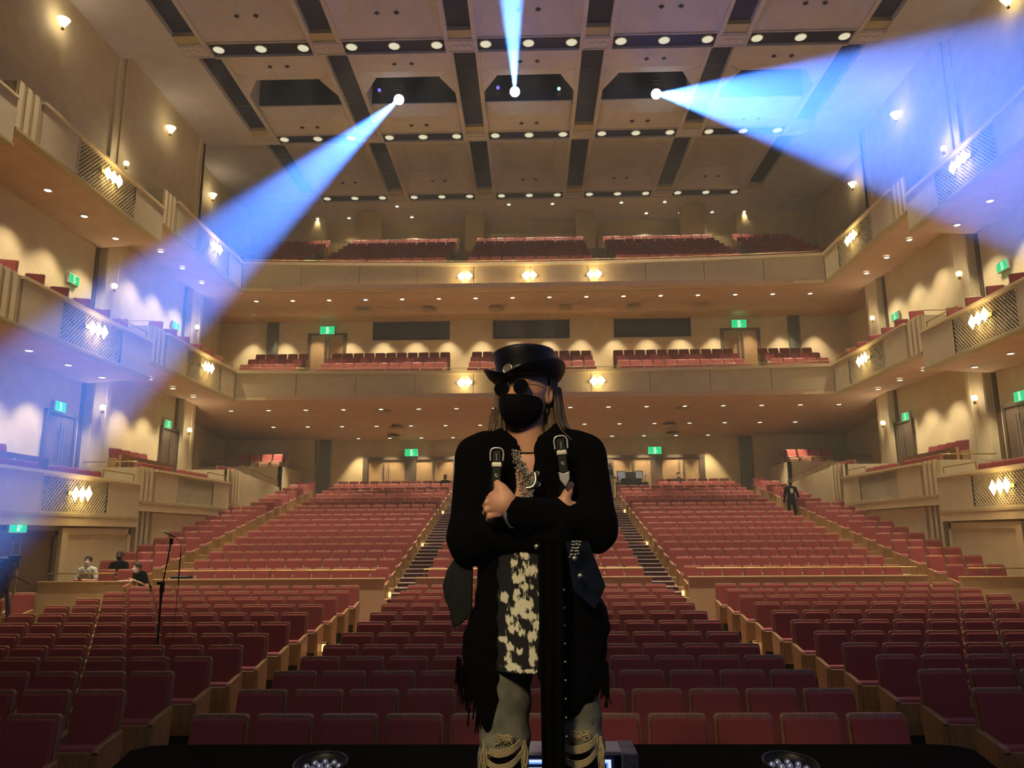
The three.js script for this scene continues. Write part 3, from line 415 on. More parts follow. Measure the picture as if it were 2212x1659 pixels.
// ---------------------------------------------------------------- lit exit signs
{ const c = document.createElement('canvas'); c.width = 192; c.height = 104; const g = c.getContext('2d');
  g.fillStyle = '#19e68c'; g.fillRect(0, 0, 192, 104); g.fillStyle = '#05d583'; g.fillRect(8, 8, 176, 88); g.fillStyle = '#dcffdf'; g.fillRect(80, 6, 34, 92);
  g.fillStyle = '#7bcf62'; g.beginPath(); g.arc(97, 26, 6, 0, 7); g.fill(); g.fillRect(94, 34, 7, 24); g.save(); g.translate(97, 56); g.rotate(0.45); g.fillRect(-3, 0, 6, 22); g.rotate(-0.9); g.fillRect(-3, 0, 6, 22); g.restore(); g.fillStyle = '#62ffb6'; g.beginPath(); g.arc(128, 66, 13, 0, 7); g.fill();
  const t = new THREE.CanvasTexture(c); t.colorSpace = THREE.SRGBColorSpace;
  const face = new THREE.MeshStandardMaterial({ color: '#111111', emissive: '#ffffff', emissiveMap: t, emissiveIntensity: 1.0, roughness: 0.4 });
  const sign = (p, turn, w, label) => { const o = thing('exit_sign', label, 'exit sign', p, turn, 'green exit signs over the doors'); const h = w * 0.54; part('housing', [RB(w + 0.05, h + 0.05, 0.08, 0.015, 0, 0, -0.045)], M.white, o);
    const pg = new THREE.PlaneGeometry(w, h); const f = new THREE.Mesh(flat(pg).translate(0, 0, 0.002), face); f.name = 'sign_face'; o.add(f); const q = V(0, -0.1, 0.25).applyAxisAngle(V(0, 1, 0), turn).add(o.position); point([q.x, q.y, q.z], new THREE.Color(0.05, 1, 0.45), 0.12, 6); };
  sign([X0 - 12.5, 2.68, -18.62], Math.PI / 2, 0.62, 'green exit sign over the dark double door at stalls level');
  for (const s of [-1, 1]) for (const [y, z, l] of [[6.32, -22.95, 'nearer lowest'], [6.78, -30.0, 'farther lowest'], [10.4, -22.95, 'nearer middle'], [10.82, -30.0, 'farther middle']]) sign([X0 + s * 14.50, y, z], -s * Math.PI / 2, 0.52, `green exit sign over the door of the ${l} side balcony on the ${sideWord(s)}`);
  sign([-10.24, 12.6, -37.48], 0, 0.72, 'green exit sign over the left rear door of the middle balcony'); sign([10.5, 12.66, -37.48], 0, 0.72, 'green exit sign over the right rear door of the middle balcony');
  sign([-6.15, 6.55, -39.42], 0, 0.66, 'green exit sign over the left rear doors of the stalls'); sign([6.35, 6.55, -39.42], 0, 0.66, 'green exit sign over the right rear doors of the stalls'); }
// air diffusers in the two balcony soffits
{ const d = struct('ceiling_vents'); const ring = (x, y, z) => part('air_diffuser', [0.34, 0.23, 0.12].map((r, i) => CY(r, r, 0.03, 20, X0 + x, y - 0.015 - 0.012 * i, z)), M.frontDark, d);
  for (let i = 0; i < 6; i++) ring(-8 + 3.2 * i, 12.79, -34.9);
  for (const [x, z, y] of [[-6.6, -33.3, 7.72], [6.6, -33.3, 7.72], [-6.5, -36.4, 7.42], [6.5, -36.4, 7.42], [-7, -38.3, 7.24], [7, -38.3, 7.24]]) ring(x, y, z); }

// ---------------------------------------------------------------- the three blue beam lights in the ceiling slots
{ const heads = [[[-5.13, 19.55, -28.0], 40.7, 0.82, 5, 'left', 1.7], [[-0.47, 19.8, -28.0], -88, 1.42, 10, 'middle', 1.2], [[5.17, 19.57, -28.0], 174.6, 3.1, 9.8, 'right', 0.6]];
  const e = camera.matrixWorld.elements, R = V(e[0], e[1], e[2]), U = V(e[4], e[5], e[6]);
  for (const [p, ang, half, phi, l, gain] of heads) {
    // which way each head points, worked out from the streak it draws: ang below the leftward level, phi off the line to the camera
    const P = V(...p), s = camera.position.clone().sub(P).normalize(), a = ang * Math.PI / 180, wv = R.clone().multiplyScalar(-Math.cos(a)).addScaledVector(U, -Math.sin(a));
    wv.addScaledVector(s, -wv.dot(s)).normalize(); const f = phi * Math.PI / 180, dir = s.multiplyScalar(Math.cos(f)).addScaledVector(wv, Math.sin(f)).normalize();
    const o = thing('moving_light', `moving head stage light throwing a blue beam from the ${l} ceiling slot`, 'stage light', p, 0, 'blue beam lights in the ceiling slots');
    const q = new THREE.Quaternion().setFromUnitVectors(V(0, 0, 1), dir), hd = [CY(0.17, 0.14, 0.34, 20).rotateX(Math.PI / 2).translate(0, 0, -0.22), SP(0.15, 0, 0, -0.38)];
    const h = part('head', hd, M.darkMetal, o); h.quaternion.copy(q); const lens = part('lens', [CY(0.2, 0.2, 0.03, 24).rotateX(Math.PI / 2).translate(0, 0, -0.03)], G.beam, o); lens.quaternion.copy(q);
    part('yoke', [B(0.04, 0.55, 0.1, -0.24, 0.18, 0), B(0.04, 0.55, 0.1, 0.24, 0.18, 0), B(0.52, 0.05, 0.12, 0, 0.46, 0)], M.darkMetal, o); part('base', [RB(0.36, 0.16, 0.3, 0.02, 0, 0.58, 0)], M.darkMetal, o); part('clamp', [CY(0.04, 0.04, 0.35, 10, 0, 0.8, 0)], M.darkMetal, o);
    const b = spot(p, P.clone().addScaledVector(dir, 20).toArray(), BEAM, BEAM_I * gain, half * Math.PI / 180, 0.12, 3);
  }
  let sl; for (const [i, [x, y, z, m]] of [[-5.95, 20.1, -28.2, G.blue], [-1.15, 20.1, -28.2, G.blue], [1.3, 20.0, -28.2, G.cyan]].entries()) { const o = thing('spotlight', ['small spotlight with a dim blue lens in the left ceiling slot', 'small spotlight with a dim blue lens in the middle ceiling slot', 'small spotlight with a pale cyan lens in the middle ceiling slot'][i], 'spotlight', [x, y, z], 0, 'dark spotlights in the ceiling slots'); part('barrel', [CY(0.1, 0.12, 0.4, 14).rotateX(Math.PI / 2 - 0.4).translate(0, 0, -0.1)], M.darkMetal, o); part('lens', [SP(0.07, 0, -0.06, 0.12, 10, 8)], m, o); part('bracket', [B(0.03, 0.4, 0.05, 0, 0.25, -0.1)], M.darkMetal, o); }
}

// ---------------------------------------------------------------- figures: distance fields meshed by surface nets
function surfaceNets(f, lo, hi, cell) {
  const n = [0, 1, 2].map((i) => Math.ceil((hi[i] - lo[i]) / cell) + 1), [nx, ny, nz] = n, F = new Float32Array(nx * ny * nz), id = new Int32Array(nx * ny * nz).fill(-1), P = [], I = [];
  for (let k = 0, o = 0; k < nz; k++) for (let j = 0; j < ny; j++) for (let i = 0; i < nx; i++, o++) F[o] = f(lo[0] + i * cell, lo[1] + j * cell, lo[2] + k * cell);
  const at = (i, j, k) => i + nx * (j + ny * k), E = [[0, 1], [0, 2], [0, 4], [1, 3], [1, 5], [2, 3], [2, 6], [3, 7], [4, 5], [4, 6], [5, 7], [6, 7]], v = new Float32Array(8);
  for (let k = 0; k < nz - 1; k++) for (let j = 0; j < ny - 1; j++) for (let i = 0; i < nx - 1; i++) {
    let m = 0; for (let c = 0; c < 8; c++) { v[c] = F[at(i + (c & 1), j + ((c >> 1) & 1), k + (c >> 2))]; if (v[c] < 0) m |= 1 << c; }
    if (m === 0 || m === 255) continue;
    let x = 0, y = 0, z = 0, q = 0;
    for (const [a, b] of E) { if ((v[a] < 0) === (v[b] < 0)) continue; const t = v[a] / (v[a] - v[b]); x += (a & 1) + t * ((b & 1) - (a & 1)); y += ((a >> 1) & 1) + t * (((b >> 1) & 1) - ((a >> 1) & 1)); z += (a >> 2) + t * ((b >> 2) - (a >> 2)); q++; }
    id[at(i, j, k)] = P.length / 3; P.push(lo[0] + (i + x / q) * cell, lo[1] + (j + y / q) * cell, lo[2] + (k + z / q) * cell);
  }
  for (let k = 1; k < nz - 1; k++) for (let j = 1; j < ny - 1; j++) for (let i = 1; i < nx - 1; i++) {
    const s = F[at(i, j, k)] < 0, quad = (a, b, c, d, w) => { if (a < 0 || b < 0 || c < 0 || d < 0) return; if (w) I.push(a, b, c, a, c, d); else I.push(a, c, b, a, d, c); };
    if (s !== (F[at(i + 1, j, k)] < 0)) quad(id[at(i, j - 1, k - 1)], id[at(i, j, k - 1)], id[at(i, j, k)], id[at(i, j - 1, k)], s);
    if (s !== (F[at(i, j + 1, k)] < 0)) quad(id[at(i - 1, j, k - 1)], id[at(i - 1, j, k)], id[at(i, j, k)], id[at(i, j, k - 1)], s);
    if (s !== (F[at(i, j, k + 1)] < 0)) quad(id[at(i - 1, j - 1, k)], id[at(i, j - 1, k)], id[at(i, j, k)], id[at(i - 1, j, k)], s);
  }
  const g = new THREE.BufferGeometry(); g.setAttribute('position', new THREE.Float32BufferAttribute(P, 3)); g.setIndex(I);
  const N = new Float32Array(P.length), e = cell * 0.6;
  for (let i = 0; i < P.length; i += 3) { const [x, y, z] = [P[i], P[i + 1], P[i + 2]], a = f(x + e, y, z) - f(x - e, y, z), b = f(x, y + e, z) - f(x, y - e, z), c = f(x, y, z + e) - f(x, y, z - e), l = Math.hypot(a, b, c) || 1; N[i] = a / l; N[i + 1] = b / l; N[i + 2] = c / l; }
  g.setAttribute('normal', new THREE.BufferAttribute(N, 3)); return g;
}
const smin = (a, b, k) => { const h = Math.max(k - Math.abs(a - b), 0) / k; return Math.min(a, b) - h * h * k * 0.25; }, smax = (a, b, k) => -smin(-a, -b, k);
const cap = (a, b, ra, rb, sq = 1) => { const [ax, ay, az] = a, bx = b[0] - ax, by = b[1] - ay, bz = b[2] - az, L = bx * bx + by * by + bz * bz || 1e-9; // tapered capsule, sq flattens it front to back
  return (x, y, z) => { const px = x - ax, py = y - ay, pz = z - az; let h = (px * bx + py * by + pz * bz) / L; h = h < 0 ? 0 : h > 1 ? 1 : h; const qx = px - h * bx, qy = py - h * by, qz = (pz - h * bz) * sq; return Math.sqrt(qx * qx + qy * qy + qz * qz) - (ra + (rb - ra) * h); }; };
const ell = (c, r) => (x, y, z) => { const a = (x - c[0]) / r[0], b = (y - c[1]) / r[1], d = (z - c[2]) / r[2], l = Math.sqrt(a * a + b * b + d * d); return (l - 1) * Math.min(r[0], r[1], r[2]); };
const blend = (fs, k) => (x, y, z) => { let d = fs[0](x, y, z); for (let i = 1; i < fs.length; i++) d = smin(d, fs[i](x, y, z), k); return d; };
const skin = mat('#c4916f', { roughness: 0.55 }), skinPale = mat('#d8ab8c', { roughness: 0.6 });
const clothBlack = new THREE.MeshPhysicalMaterial({ color: '#060607', map: cl, roughness: 0.95, specularIntensity: 0.12 }), leather = new THREE.MeshPhysicalMaterial({ color: '#12151a', map: gr.clone(), roughness: 0.45, specularIntensity: 0.55 }), hairBrown = mat('#6e5b47', { roughness: 0.7, map: rep(woodT, 6) }), hairDark = mat('#14100d', { roughness: 0.7 });
const silver = mat('#c9c5b0', { metalness: 0.85, roughness: 0.32 });

// ---- the performer: hat, round glasses, black mask, folded arms, long black coat
{ const man = thing('person', 'performer in a black top hat and long black coat with folded arms on the stage', 'person', [0, 1.25, -2.5]);
  const HC = [-0.016, 1.575, 0.0], turn = -0.42, ct = Math.cos(turn), st = Math.sin(turn);
  const toHead = (x, y, z) => { const a = x - HC[0], c = z - HC[2]; return [a * ct - c * st, y - HC[1], a * st + c * ct]; }; // head frame: +z is where the face looks
  const headPt = (x, y, z) => [HC[0] + x * ct + z * st, HC[1] + y, HC[2] - x * st + z * ct];
  const skull = ell([0, 0.035, -0.015], [0.079, 0.10, 0.098]), face = ell([0, -0.018, 0.022], [0.064, 0.082, 0.075]), jaw = ell([0, -0.066, 0.032], [0.044, 0.036, 0.052]), nose = cap([0, 0.0, 0.09], [0, -0.035, 0.112], 0.011, 0.016), brow = cap([-0.035, 0.03, 0.078], [0.035, 0.03, 0.078], 0.014, 0.014);
  const ears = [-1, 1].map((s) => { const a = ell([s * 0.079, -0.008, -0.012], [0.013, 0.033, 0.021]), b = ell([s * 0.09, -0.006, -0.004], [0.008, 0.019, 0.011]); return (x, y, z) => smax(a(x, y, z), -b(x, y, z), 0.006); });
  const eyeSock = [-1, 1].map((s) => ell([s * 0.032, 0.004, 0.098], [0.018, 0.012, 0.014])), eyes = [-1, 1].map((s) => ell([s * 0.032, 0.004, 0.078], [0.013, 0.013, 0.013])), lips = ell([0, -0.062, 0.09], [0.022, 0.009, 0.01]);
  const headF = (x, y, z) => { const [a, b, c] = toHead(x, y, z); let d = smin(smin(smin(skull(a, b, c), face(a, b, c), 0.04), jaw(a, b, c), 0.03), brow(a, b, c), 0.015); d = smin(d, nose(a, b, c), 0.012); for (const e of eyeSock) d = smax(d, -e(a, b, c), 0.01); for (const e of [...eyes, lips]) d = smin(d, e(a, b, c), 0.004); for (const e of ears) d = smin(d, e(a, b, c), 0.006); return d; };
  const neck = cap([-0.005, 1.36, -0.02], [-0.02, 1.52, -0.005], 0.062, 0.055), chest = cap([0, 1.33, -0.03], [0, 1.1, -0.03], 0.13, 0.13, 1.3), pelvis = cap([0, 1.05, -0.03], [0, 0.88, -0.03], 0.13, 0.13, 1.2);
  const legsF = [cap([-0.085, 0.88, -0.02], [-0.088, 0.5, 0.0], 0.085, 0.058), cap([-0.088, 0.5, 0], [-0.09, 0.09, -0.03], 0.058, 0.042), cap([-0.09, 0.05, -0.03], [-0.11, 0.035, 0.13], 0.042, 0.034), cap([0.1, 0.88, -0.02], [0.135, 0.5, 0.0], 0.085, 0.058), cap([0.135, 0.5, 0], [0.15, 0.09, -0.03], 0.058, 0.042), cap([0.15, 0.05, -0.03], [0.18, 0.035, 0.13], 0.042, 0.034)];
  // arms folded: the upper forearm comes from the picture's right and its hand grips the other arm
  const AD = -0.052, elL = [-0.195, 1.12, 0.05], elR = [0.2, 1.155, 0.05], wrA = [-0.055, 1.245 + AD, 0.2], wrB = [0.10, 1.205 + AD, 0.135];
  const armsF = [cap([-0.185, 1.375, -0.03], elL, 0.052, 0.044), cap(elL, wrB, 0.044, 0.03), cap([0.185, 1.375, -0.03], elR, 0.052, 0.044), cap(elR, wrA, 0.044, 0.03)];
  const bodyF = blend([headF, neck, chest, pelvis, ...legsF, ...armsF], 0.03);
  const body = obj('body', [surfaceNets((x, y, z) => Math.min(bodyF(x, y, z), 1), [-0.32, -0.02, -0.2], [0.32, 1.36, 0.3], 0.012)], skin, man);
  // hands: palm, bent fingers, thumb
  const handA = blend([ell([-0.088, 1.268, 0.205], [0.036, 0.042, 0.02]), cap([-0.055, 1.245, 0.195], [-0.08, 1.262, 0.205], 0.028, 0.03)], 0.02), fA = [[-0.105, 1.292], [-0.117, 1.272], [-0.119, 1.251], [-0.11, 1.232]].map(([x, y], i) => blend([cap([x + 0.014, y, 0.208], [x - 0.012, y - 0.006, 0.196], 0.0105, 0.0098), cap([x - 0.012, y - 0.006, 0.196], [x - 0.022 + 0.002 * i, y - 0.014, 0.168], 0.0098, 0.009), cap([x - 0.022 + 0.002 * i, y - 0.014, 0.168], [x - 0.006, y - 0.02, 0.15], 0.009, 0.008)], 0.006));
  const thA = blend([cap([-0.072, 1.275, 0.21], [-0.088, 1.305, 0.206], 0.017, 0.014), cap([-0.088, 1.305, 0.206], [-0.1, 1.322, 0.196], 0.0135, 0.011)], 0.008);
  const handB = blend([ell([0.096, 1.232, 0.155], [0.034, 0.036, 0.02]), cap([0.1, 1.19, 0.15], [0.096, 1.22, 0.155], 0.03, 0.031)], 0.02), fB = [[0.128, 1.242], [0.13, 1.224], [0.126, 1.207], [0.118, 1.192]].map(([x, y]) => blend([cap([x - 0.016, y, 0.16], [x + 0.004, y + 0.002, 0.15], 0.0105, 0.0095), cap([x + 0.004, y + 0.002, 0.15], [x + 0.012, y, 0.125], 0.0095, 0.0085)], 0.006));
  const thB = blend([cap([0.098, 1.25, 0.162], [0.112, 1.282, 0.16], 0.016, 0.0135), cap([0.112, 1.282, 0.16], [0.122, 1.306, 0.152], 0.013, 0.0105)], 0.008);
  const headG = surfaceNets((x, y, z) => Math.min(blend([headF, neck], 0.03)(x, y, z), 0.5), [-0.15, 1.32, -0.15], [0.1, 1.72, 0.15], 0.005);
  const hA = surfaceNets((x, y, z) => { let d = smin(handA(x, y, z), thA(x, y, z), 0.014); for (const f of fA) d = smin(d, f(x, y, z), 0.006); return d; }, [-0.16, 1.2, 0.13], [-0.03, 1.345, 0.25], 0.0032).translate(0, AD, 0);
  const hB = surfaceNets((x, y, z) => { let d = smin(handB(x, y, z), thB(x, y, z), 0.014); for (const f of fB) d = smin(d, f(x, y, z), 0.006); return d; }, [0.04, 1.15, 0.1], [0.16, 1.33, 0.2], 0.0032).translate(0, AD + 0.015, -0.035);
  body.geometry = boxUV(mergeGeometries([body.geometry, headG, hA, hB].map(flat)));
  // hair: a shaggy mass behind the face falling to the shoulders, with loose locks
  const hairF0 = blend([ell([0, 0.03, -0.035], [0.088, 0.10, 0.1]), cap([-0.078, 0.0, 0.005], [-0.095, -0.15, 0.01], 0.024, 0.04, 1), cap([0.07, -0.05, -0.065], [0.085, -0.16, -0.06], 0.026, 0.04, 1), cap([0, -0.02, -0.07], [0, -0.16, -0.06], 0.07, 0.065, 1)], 0.03);
  const hairF = (x, y, z) => { const [a, b, c] = toHead(x, y, z), w = 0.004 * Math.sin(a * 260 + b * 18) + 0.003 * Math.sin(c * 310 + b * 25); return smax(smax(hairF0(a, b, c) + w, -(face(a, b, c) - 0.008), 0.008), (c - (a < 0 ? 0.06 : 0.0)), 0.01); };
  const locks = []; for (let i = 0; i < 340; i++) { const u = rnd(), side = rnd() < 0.5 ? -1 : 1, x = side * (0.058 + 0.03 * rnd()), z = -0.1 + (side < 0 ? 0.13 : 0.065) * rnd(), out = 0.015 + 0.06 * rnd() * rnd(), y1 = -0.15 - 0.06 * rnd(); locks.push(tube([headPt(x, 0.03, z), headPt(x + side * 0.012, -0.06, z), headPt(x + side * (0.012 + out * 0.4), -0.125, z - 0.004), headPt(x + side * out * 1.5, y1, z + 0.04 * (rnd() - 0.4))], 0.0012 + 0.0016 * u, 9, 4)); }
  for (let i = 0; i < 150; i++) { const side = rnd() < 0.5 ? -1 : 1, x = side * (0.07 + 0.03 * rnd()), z = side < 0 ? -0.05 + 0.1 * rnd() : -0.09 + 0.07 * rnd(), o = 0.02 + 0.07 * rnd(); locks.push(tube([headPt(x, -0.05, z), headPt(x + side * 0.012, -0.11, z), headPt(x + side * (0.01 + o * 0.5), -0.15, z), headPt(x + side * o, -0.165 - 0.04 * rnd(), z + 0.03 * (rnd() - 0.5))], 0.0014 + 0.0014 * rnd(), 8, 4)); }
  part('hair', [flat(surfaceNets(hairF, [-0.2, 1.33, -0.2], [0.15, 1.72, 0.1], 0.005)), ...locks], hairBrown, man);
  // hat: low stovepipe crown, wide rolled brim, band with a round metal badge
  const hat = part('top_hat', [flat(new THREE.LatheGeometry([[0.001, 0.126], [0.05, 0.126], [0.092, 0.122], [0.104, 0.115], [0.1065, 0.106], [0.101, 0.075], [0.096, 0.045], [0.093, 0.02], [0.0935, 0.0]].map((p) => new THREE.Vector2(...p)).reverse(), 48)).scale(0.96, 0.95, 1.1)], leather, man);
  const bp = [], bi = [], NB = 72, RING = [[0.089, 0.0], [0.105, -0.002], [0.125, 0.001], [0.139, 0.006], [0.1415, 0.0095], [0.139, 0.0045], [0.125, -0.003], [0.105, -0.006], [0.089, -0.004]];
  for (let i = 0; i <= NB; i++) { const a = i / NB * Math.PI * 2, cs = Math.cos(a), sn = Math.sin(a), roll = Math.abs(cs) ** 1.05; for (const [r, y] of RING) { const t = (r - 0.089) / 0.05; bp.push(cs * r * 0.98 * (1 - 0.05 * roll * t), y + roll * t * t * 0.045 - (1 - roll) * t * 0.010, sn * r * 1.14); } }
  for (let i = 0; i < NB; i++) for (let j = 0; j < RING.length; j++) { const k = (j + 1) % RING.length, n = RING.length; bi.push(i * n + j, i * n + k, (i + 1) * n + j, i * n + k, (i + 1) * n + k, (i + 1) * n + j); }
  const brimG = new THREE.BufferGeometry(); brimG.setAttribute('position', new THREE.Float32BufferAttribute(bp, 3)); brimG.setIndex(bi); brimG.computeVertexNormals(); brimG.setAttribute('uv', new THREE.Float32BufferAttribute(new Float32Array(bp.length / 3 * 2), 2));
  obj('brim', [brimG], leather, hat);
  obj('hat_band', [flat(new THREE.CylinderGeometry(0.0955, 0.096, 0.032, 40, 1, true)).scale(0.965, 1, 1.1).translate(0, 0.022, 0)], mat('#10141b', { roughness: 0.35 }), hat);
  obj('badge', [CY(0.0165, 0.0165, 0.006, 20).rotateX(Math.PI / 2).translate(0, 0, 0.002), flat(new THREE.TorusGeometry(0.0165, 0.0025, 6, 20)).translate(0, 0, 0.005)].map((g) => g.rotateY(-0.12).translate(-0.012, 0.026, 0.106)), silver, hat);
  hat.position.set(...headPt(0, 0.043, -0.008)); hat.rotation.set(-0.01, turn, 0.08, 'YXZ'); hat.scale.set(1, 0.9, 1);
  // glasses
  const gl = part('sunglasses', [-1, 1].map((s) => flat(new THREE.TorusGeometry(0.0262, 0.0016, 6, 28)).translate(s * 0.034, 0.0, 0)).concat([tube([[-0.009, 0.006, 0], [0, 0.010, 0.003], [0.009, 0.006, 0]], 0.0014, 8), ...[-1, 1].map((s) => tube([[s * 0.06, 0.004, 0], [s * 0.073, 0.006, -0.02], [s * 0.082, 0.004, -0.11]], 0.0013, 10))]), mat('#6b5a36', { metalness: 0.8, roughness: 0.35 }), man);
  for (const s of [-1, 1]) obj('dark_lens', [CY(0.0258, 0.0258, 0.003, 28).rotateX(Math.PI / 2).translate(s * 0.034, 0, 0)], mat('#0d0d13', { roughness: 0.12 }), gl);
  gl.position.set(...headPt(0, 0.004, 0.106)); gl.rotation.set(0.02, turn, 0.0, 'YXZ');
  // mask over nose and chin, with ear loops
  const maskF = (x, y, z) => { const [a, b, c] = toHead(x, y, z); let d = smin(smin(face(a, b, c), jaw(a, b, c), 0.04), ell([0, -0.035, 0.075], [0.028, 0.045, 0.045])(a, b, c), 0.05) - 0.005; const topEdge = b - (-0.022 + 0.10 * Math.max(0, 0.03 - Math.abs(a)) + 0.04 * Math.abs(a)), back = (0.008 + 0.1 * Math.max(0, -b - 0.05)) - c; return smax(smax(d, topEdge, 0.003), back, 0.003); };
  part('face_mask', [surfaceNets(maskF, [-0.2, 1.42, -0.1], [0.12, 1.61, 0.18], 0.004), ...[-1, 1].flatMap((s) => [tube([headPt(s * 0.066, -0.02, 0.02), headPt(s * 0.084, 0.02, -0.02), headPt(s * 0.086, -0.01, -0.042), headPt(s * 0.066, -0.075, 0.015)], 0.002, 12, 5)])].map(flat), new THREE.MeshPhysicalMaterial({ color: '#0b090c', map: cl, roughness: 0.9, specularIntensity: 0.2 }), man);
  // long coat with folded sleeves, open down the front
  const fold = (x, y, z) => { const a = Math.atan2(x, z + 0.03), k = Math.min(1, Math.max(0, (1.15 - y) / 0.4)); return k * (0.010 * Math.sin(a * 9 + y * 3) + 0.006 * Math.sin(a * 17 - y * 5)); };
  const cTor = cap([0, 1.35, -0.03], [0, 1.12, -0.03], 0.155, 0.165, 1.35), cSh = cap([-0.158, 1.372, -0.035], [0.158, 1.372, -0.035], 0.064, 0.064), cSk = cap([0, 1.1, -0.03], [0.005, 0.72, -0.03], 0.165, 0.205, 1.25), cLowL = cap([-0.11, 0.78, -0.01], [-0.095, 0.60, 0.02], 0.11, 0.07, 1.3), cLowR = cap([0.125, 0.84, -0.01], [0.12, 0.60, 0.02], 0.115, 0.045, 1.3);
  const sl = [cap([-0.18, 1.37, -0.03], elL, 0.068, 0.064), cap(elL, [0.075, 1.175 + AD, 0.13], 0.066, 0.052), cap([0.18, 1.37, -0.03], elR, 0.068, 0.066), cap(elR, [-0.052, 1.238 + AD, 0.19], 0.066, 0.046)];
  const bulge = [ell([-0.2, 1.09, 0.03], [0.05, 0.07, 0.07]), ell([0.205, 1.12, 0.03], [0.05, 0.06, 0.07])];
  const wrinkle = (x, y, z) => 0.004 * Math.sin(x * 60 + y * 40) * Math.sin(y * 55 - x * 20);
  const coatBody = (x, y, z) => { let d = smin(smin(smin(cTor(x, y, z), cSh(x, y, z), 0.08), cSk(x, y, z) + fold(x, y, z), 0.06), smin(cLowL(x, y, z), cLowR(x, y, z), 0.01) + fold(x, y, z), 0.05);
    const gapL = -0.105 + 0.05 * Math.min(1, Math.max(0, (y - 0.9) / 0.5)), gapR = 0.015 + 0.012 * Math.min(1, Math.max(0, (y - 1.1) / 0.3)), mid = (gapL + gapR) / 2, w = (gapR - gapL) / 2, open = Math.max(Math.abs(x - mid) - w * (y > 1.12 ? 0.62 : 1), 0.02 - z); d = smax(d, -open, 0.012);
    const slit = Math.max(Math.abs(x - 0.02 + (0.75 - y) * 0.02) - (y < 0.70 ? 0.045 : -1), y - 0.70); return smax(d, -slit, 0.012); };
  const coatF = (x, y, z) => { let d = coatBody(x, y, z) + wrinkle(x, y, z); d = smin(d, smin(sl[0](x, y, z), sl[2](x, y, z), 0.02), 0.045); const fa = sl[1](x, y, z) + wrinkle(x, y, z), fb = sl[3](x, y, z) + wrinkle(y, x, z); d = smin(d, smin(fa, bulge[0](x, y, z), 0.05), 0.018); d = smin(d, smin(fb, bulge[1](x, y, z), 0.05), 0.012); const nk = Math.hypot(x + 0.01, (z + 0.0) * 1.0) - (0.055 + Math.max(0, y - 1.36) * 0.25); return smax(d, -Math.max(nk, 1.30 - y), 0.01); };
  const coat = part('coat', [surfaceNets(coatF, [-0.36, 0.5, -0.28], [0.36, 1.5, 0.34], 0.0075)], clothBlack, man);
  // the hanging scarf panel at the front and the ragged hems
  let hemN = 1;
  { const hp = [[], []], n = 24, m = 22; for (const [q, dz] of [[0, 0.018], [1, 0]]) for (let j = 0; j <= m; j++) for (let i = 0; i <= n; i++) { const u = i / n, v = j / m, y = 1.1 - 0.72 * v + 0.012 * Math.sin(u * 9); hp[q].push([0.018 + 0.004 * v + (0.068 + 0.004 * Math.sin(v * 7)) * u, y, 0.15 + 0.02 * Math.min(1, v * 3) + dz + (0.006 + 0.005 * v) * Math.sin(u * 15 + v * 2)]); }
    const pos = [], at = (q, j, i) => hp[q][j * (n + 1) + i], quad = (a, b, c, d) => pos.push(...a, ...b, ...c, ...a, ...c, ...d);
    for (let j = 0; j < m; j++) { for (let i = 0; i < n; i++) { quad(at(0, j + 1, i), at(0, j + 1, i + 1), at(0, j, i + 1), at(0, j, i)); quad(at(1, j, i), at(1, j, i + 1), at(1, j + 1, i + 1), at(1, j + 1, i)); } quad(at(1, j + 1, 0), at(0, j + 1, 0), at(0, j, 0), at(1, j, 0)); quad(at(0, j + 1, n), at(1, j + 1, n), at(1, j, n), at(0, j, n)); }
    const g = new THREE.BufferGeometry(); g.setAttribute('position', new THREE.Float32BufferAttribute(pos, 3)); g.computeVertexNormals(); obj('hanging_panel', [g], clothBlack, coat); }
  obj('lapel', [prism([[-0.10, 1.38], [-0.055, 1.40], [-0.028, 1.28], [-0.01, 1.15], [-0.075, 1.15], [-0.13, 1.25]], 0.02, 0.005).rotateX(-0.04).translate(0, 0.02, 0.10), prism([[0.055, 1.40], [0.10, 1.38], [0.11, 1.25], [0.05, 1.15], [0.01, 1.15], [0.025, 1.28]], 0.02, 0.005).rotateX(-0.04).translate(0, 0.02, 0.105)], new THREE.MeshPhysicalMaterial({ color: '#090d16', map: cl, roughness: 0.85, specularIntensity: 0.2 }), coat);
  for (const [xa, xb, ya, yb, za, zb, n] of [[-0.235, -0.17, 0.72, 0.6, -0.02, 0.04, 46], [0.185, 0.228, 0.74, 0.68, -0.02, 0.05, 46]]) { const g = []; for (let i = 0; i < n; i++) { const t = rnd(), x = xa + (xb - xa) * t, y = ya + (yb - ya) * t * (rnd() < 0.5 ? 1 : 0.6), z = za + (zb - za) * rnd(), l = 0.03 + 0.06 * rnd(); g.push(tube([[x, y + 0.03, z], [x + 0.006 * (rnd() - 0.5), y - l * 0.5, z + 0.004], [x + 0.02 * (rnd() - 0.5), y - l, z + 0.01 * rnd()]], 0.0016 + 0.0012 * rnd(), 6, 4)); } const h = obj('frayed_hem', g, clothBlack, coat); h.userData.kind = 'stuff'; h.name += '_' + String(hemN++).padStart(3, '0'); }
  const lth = new THREE.MeshPhysicalMaterial({ color: '#191f19', map: gr.clone(), roughness: 0.5, specularIntensity: 0.4 });
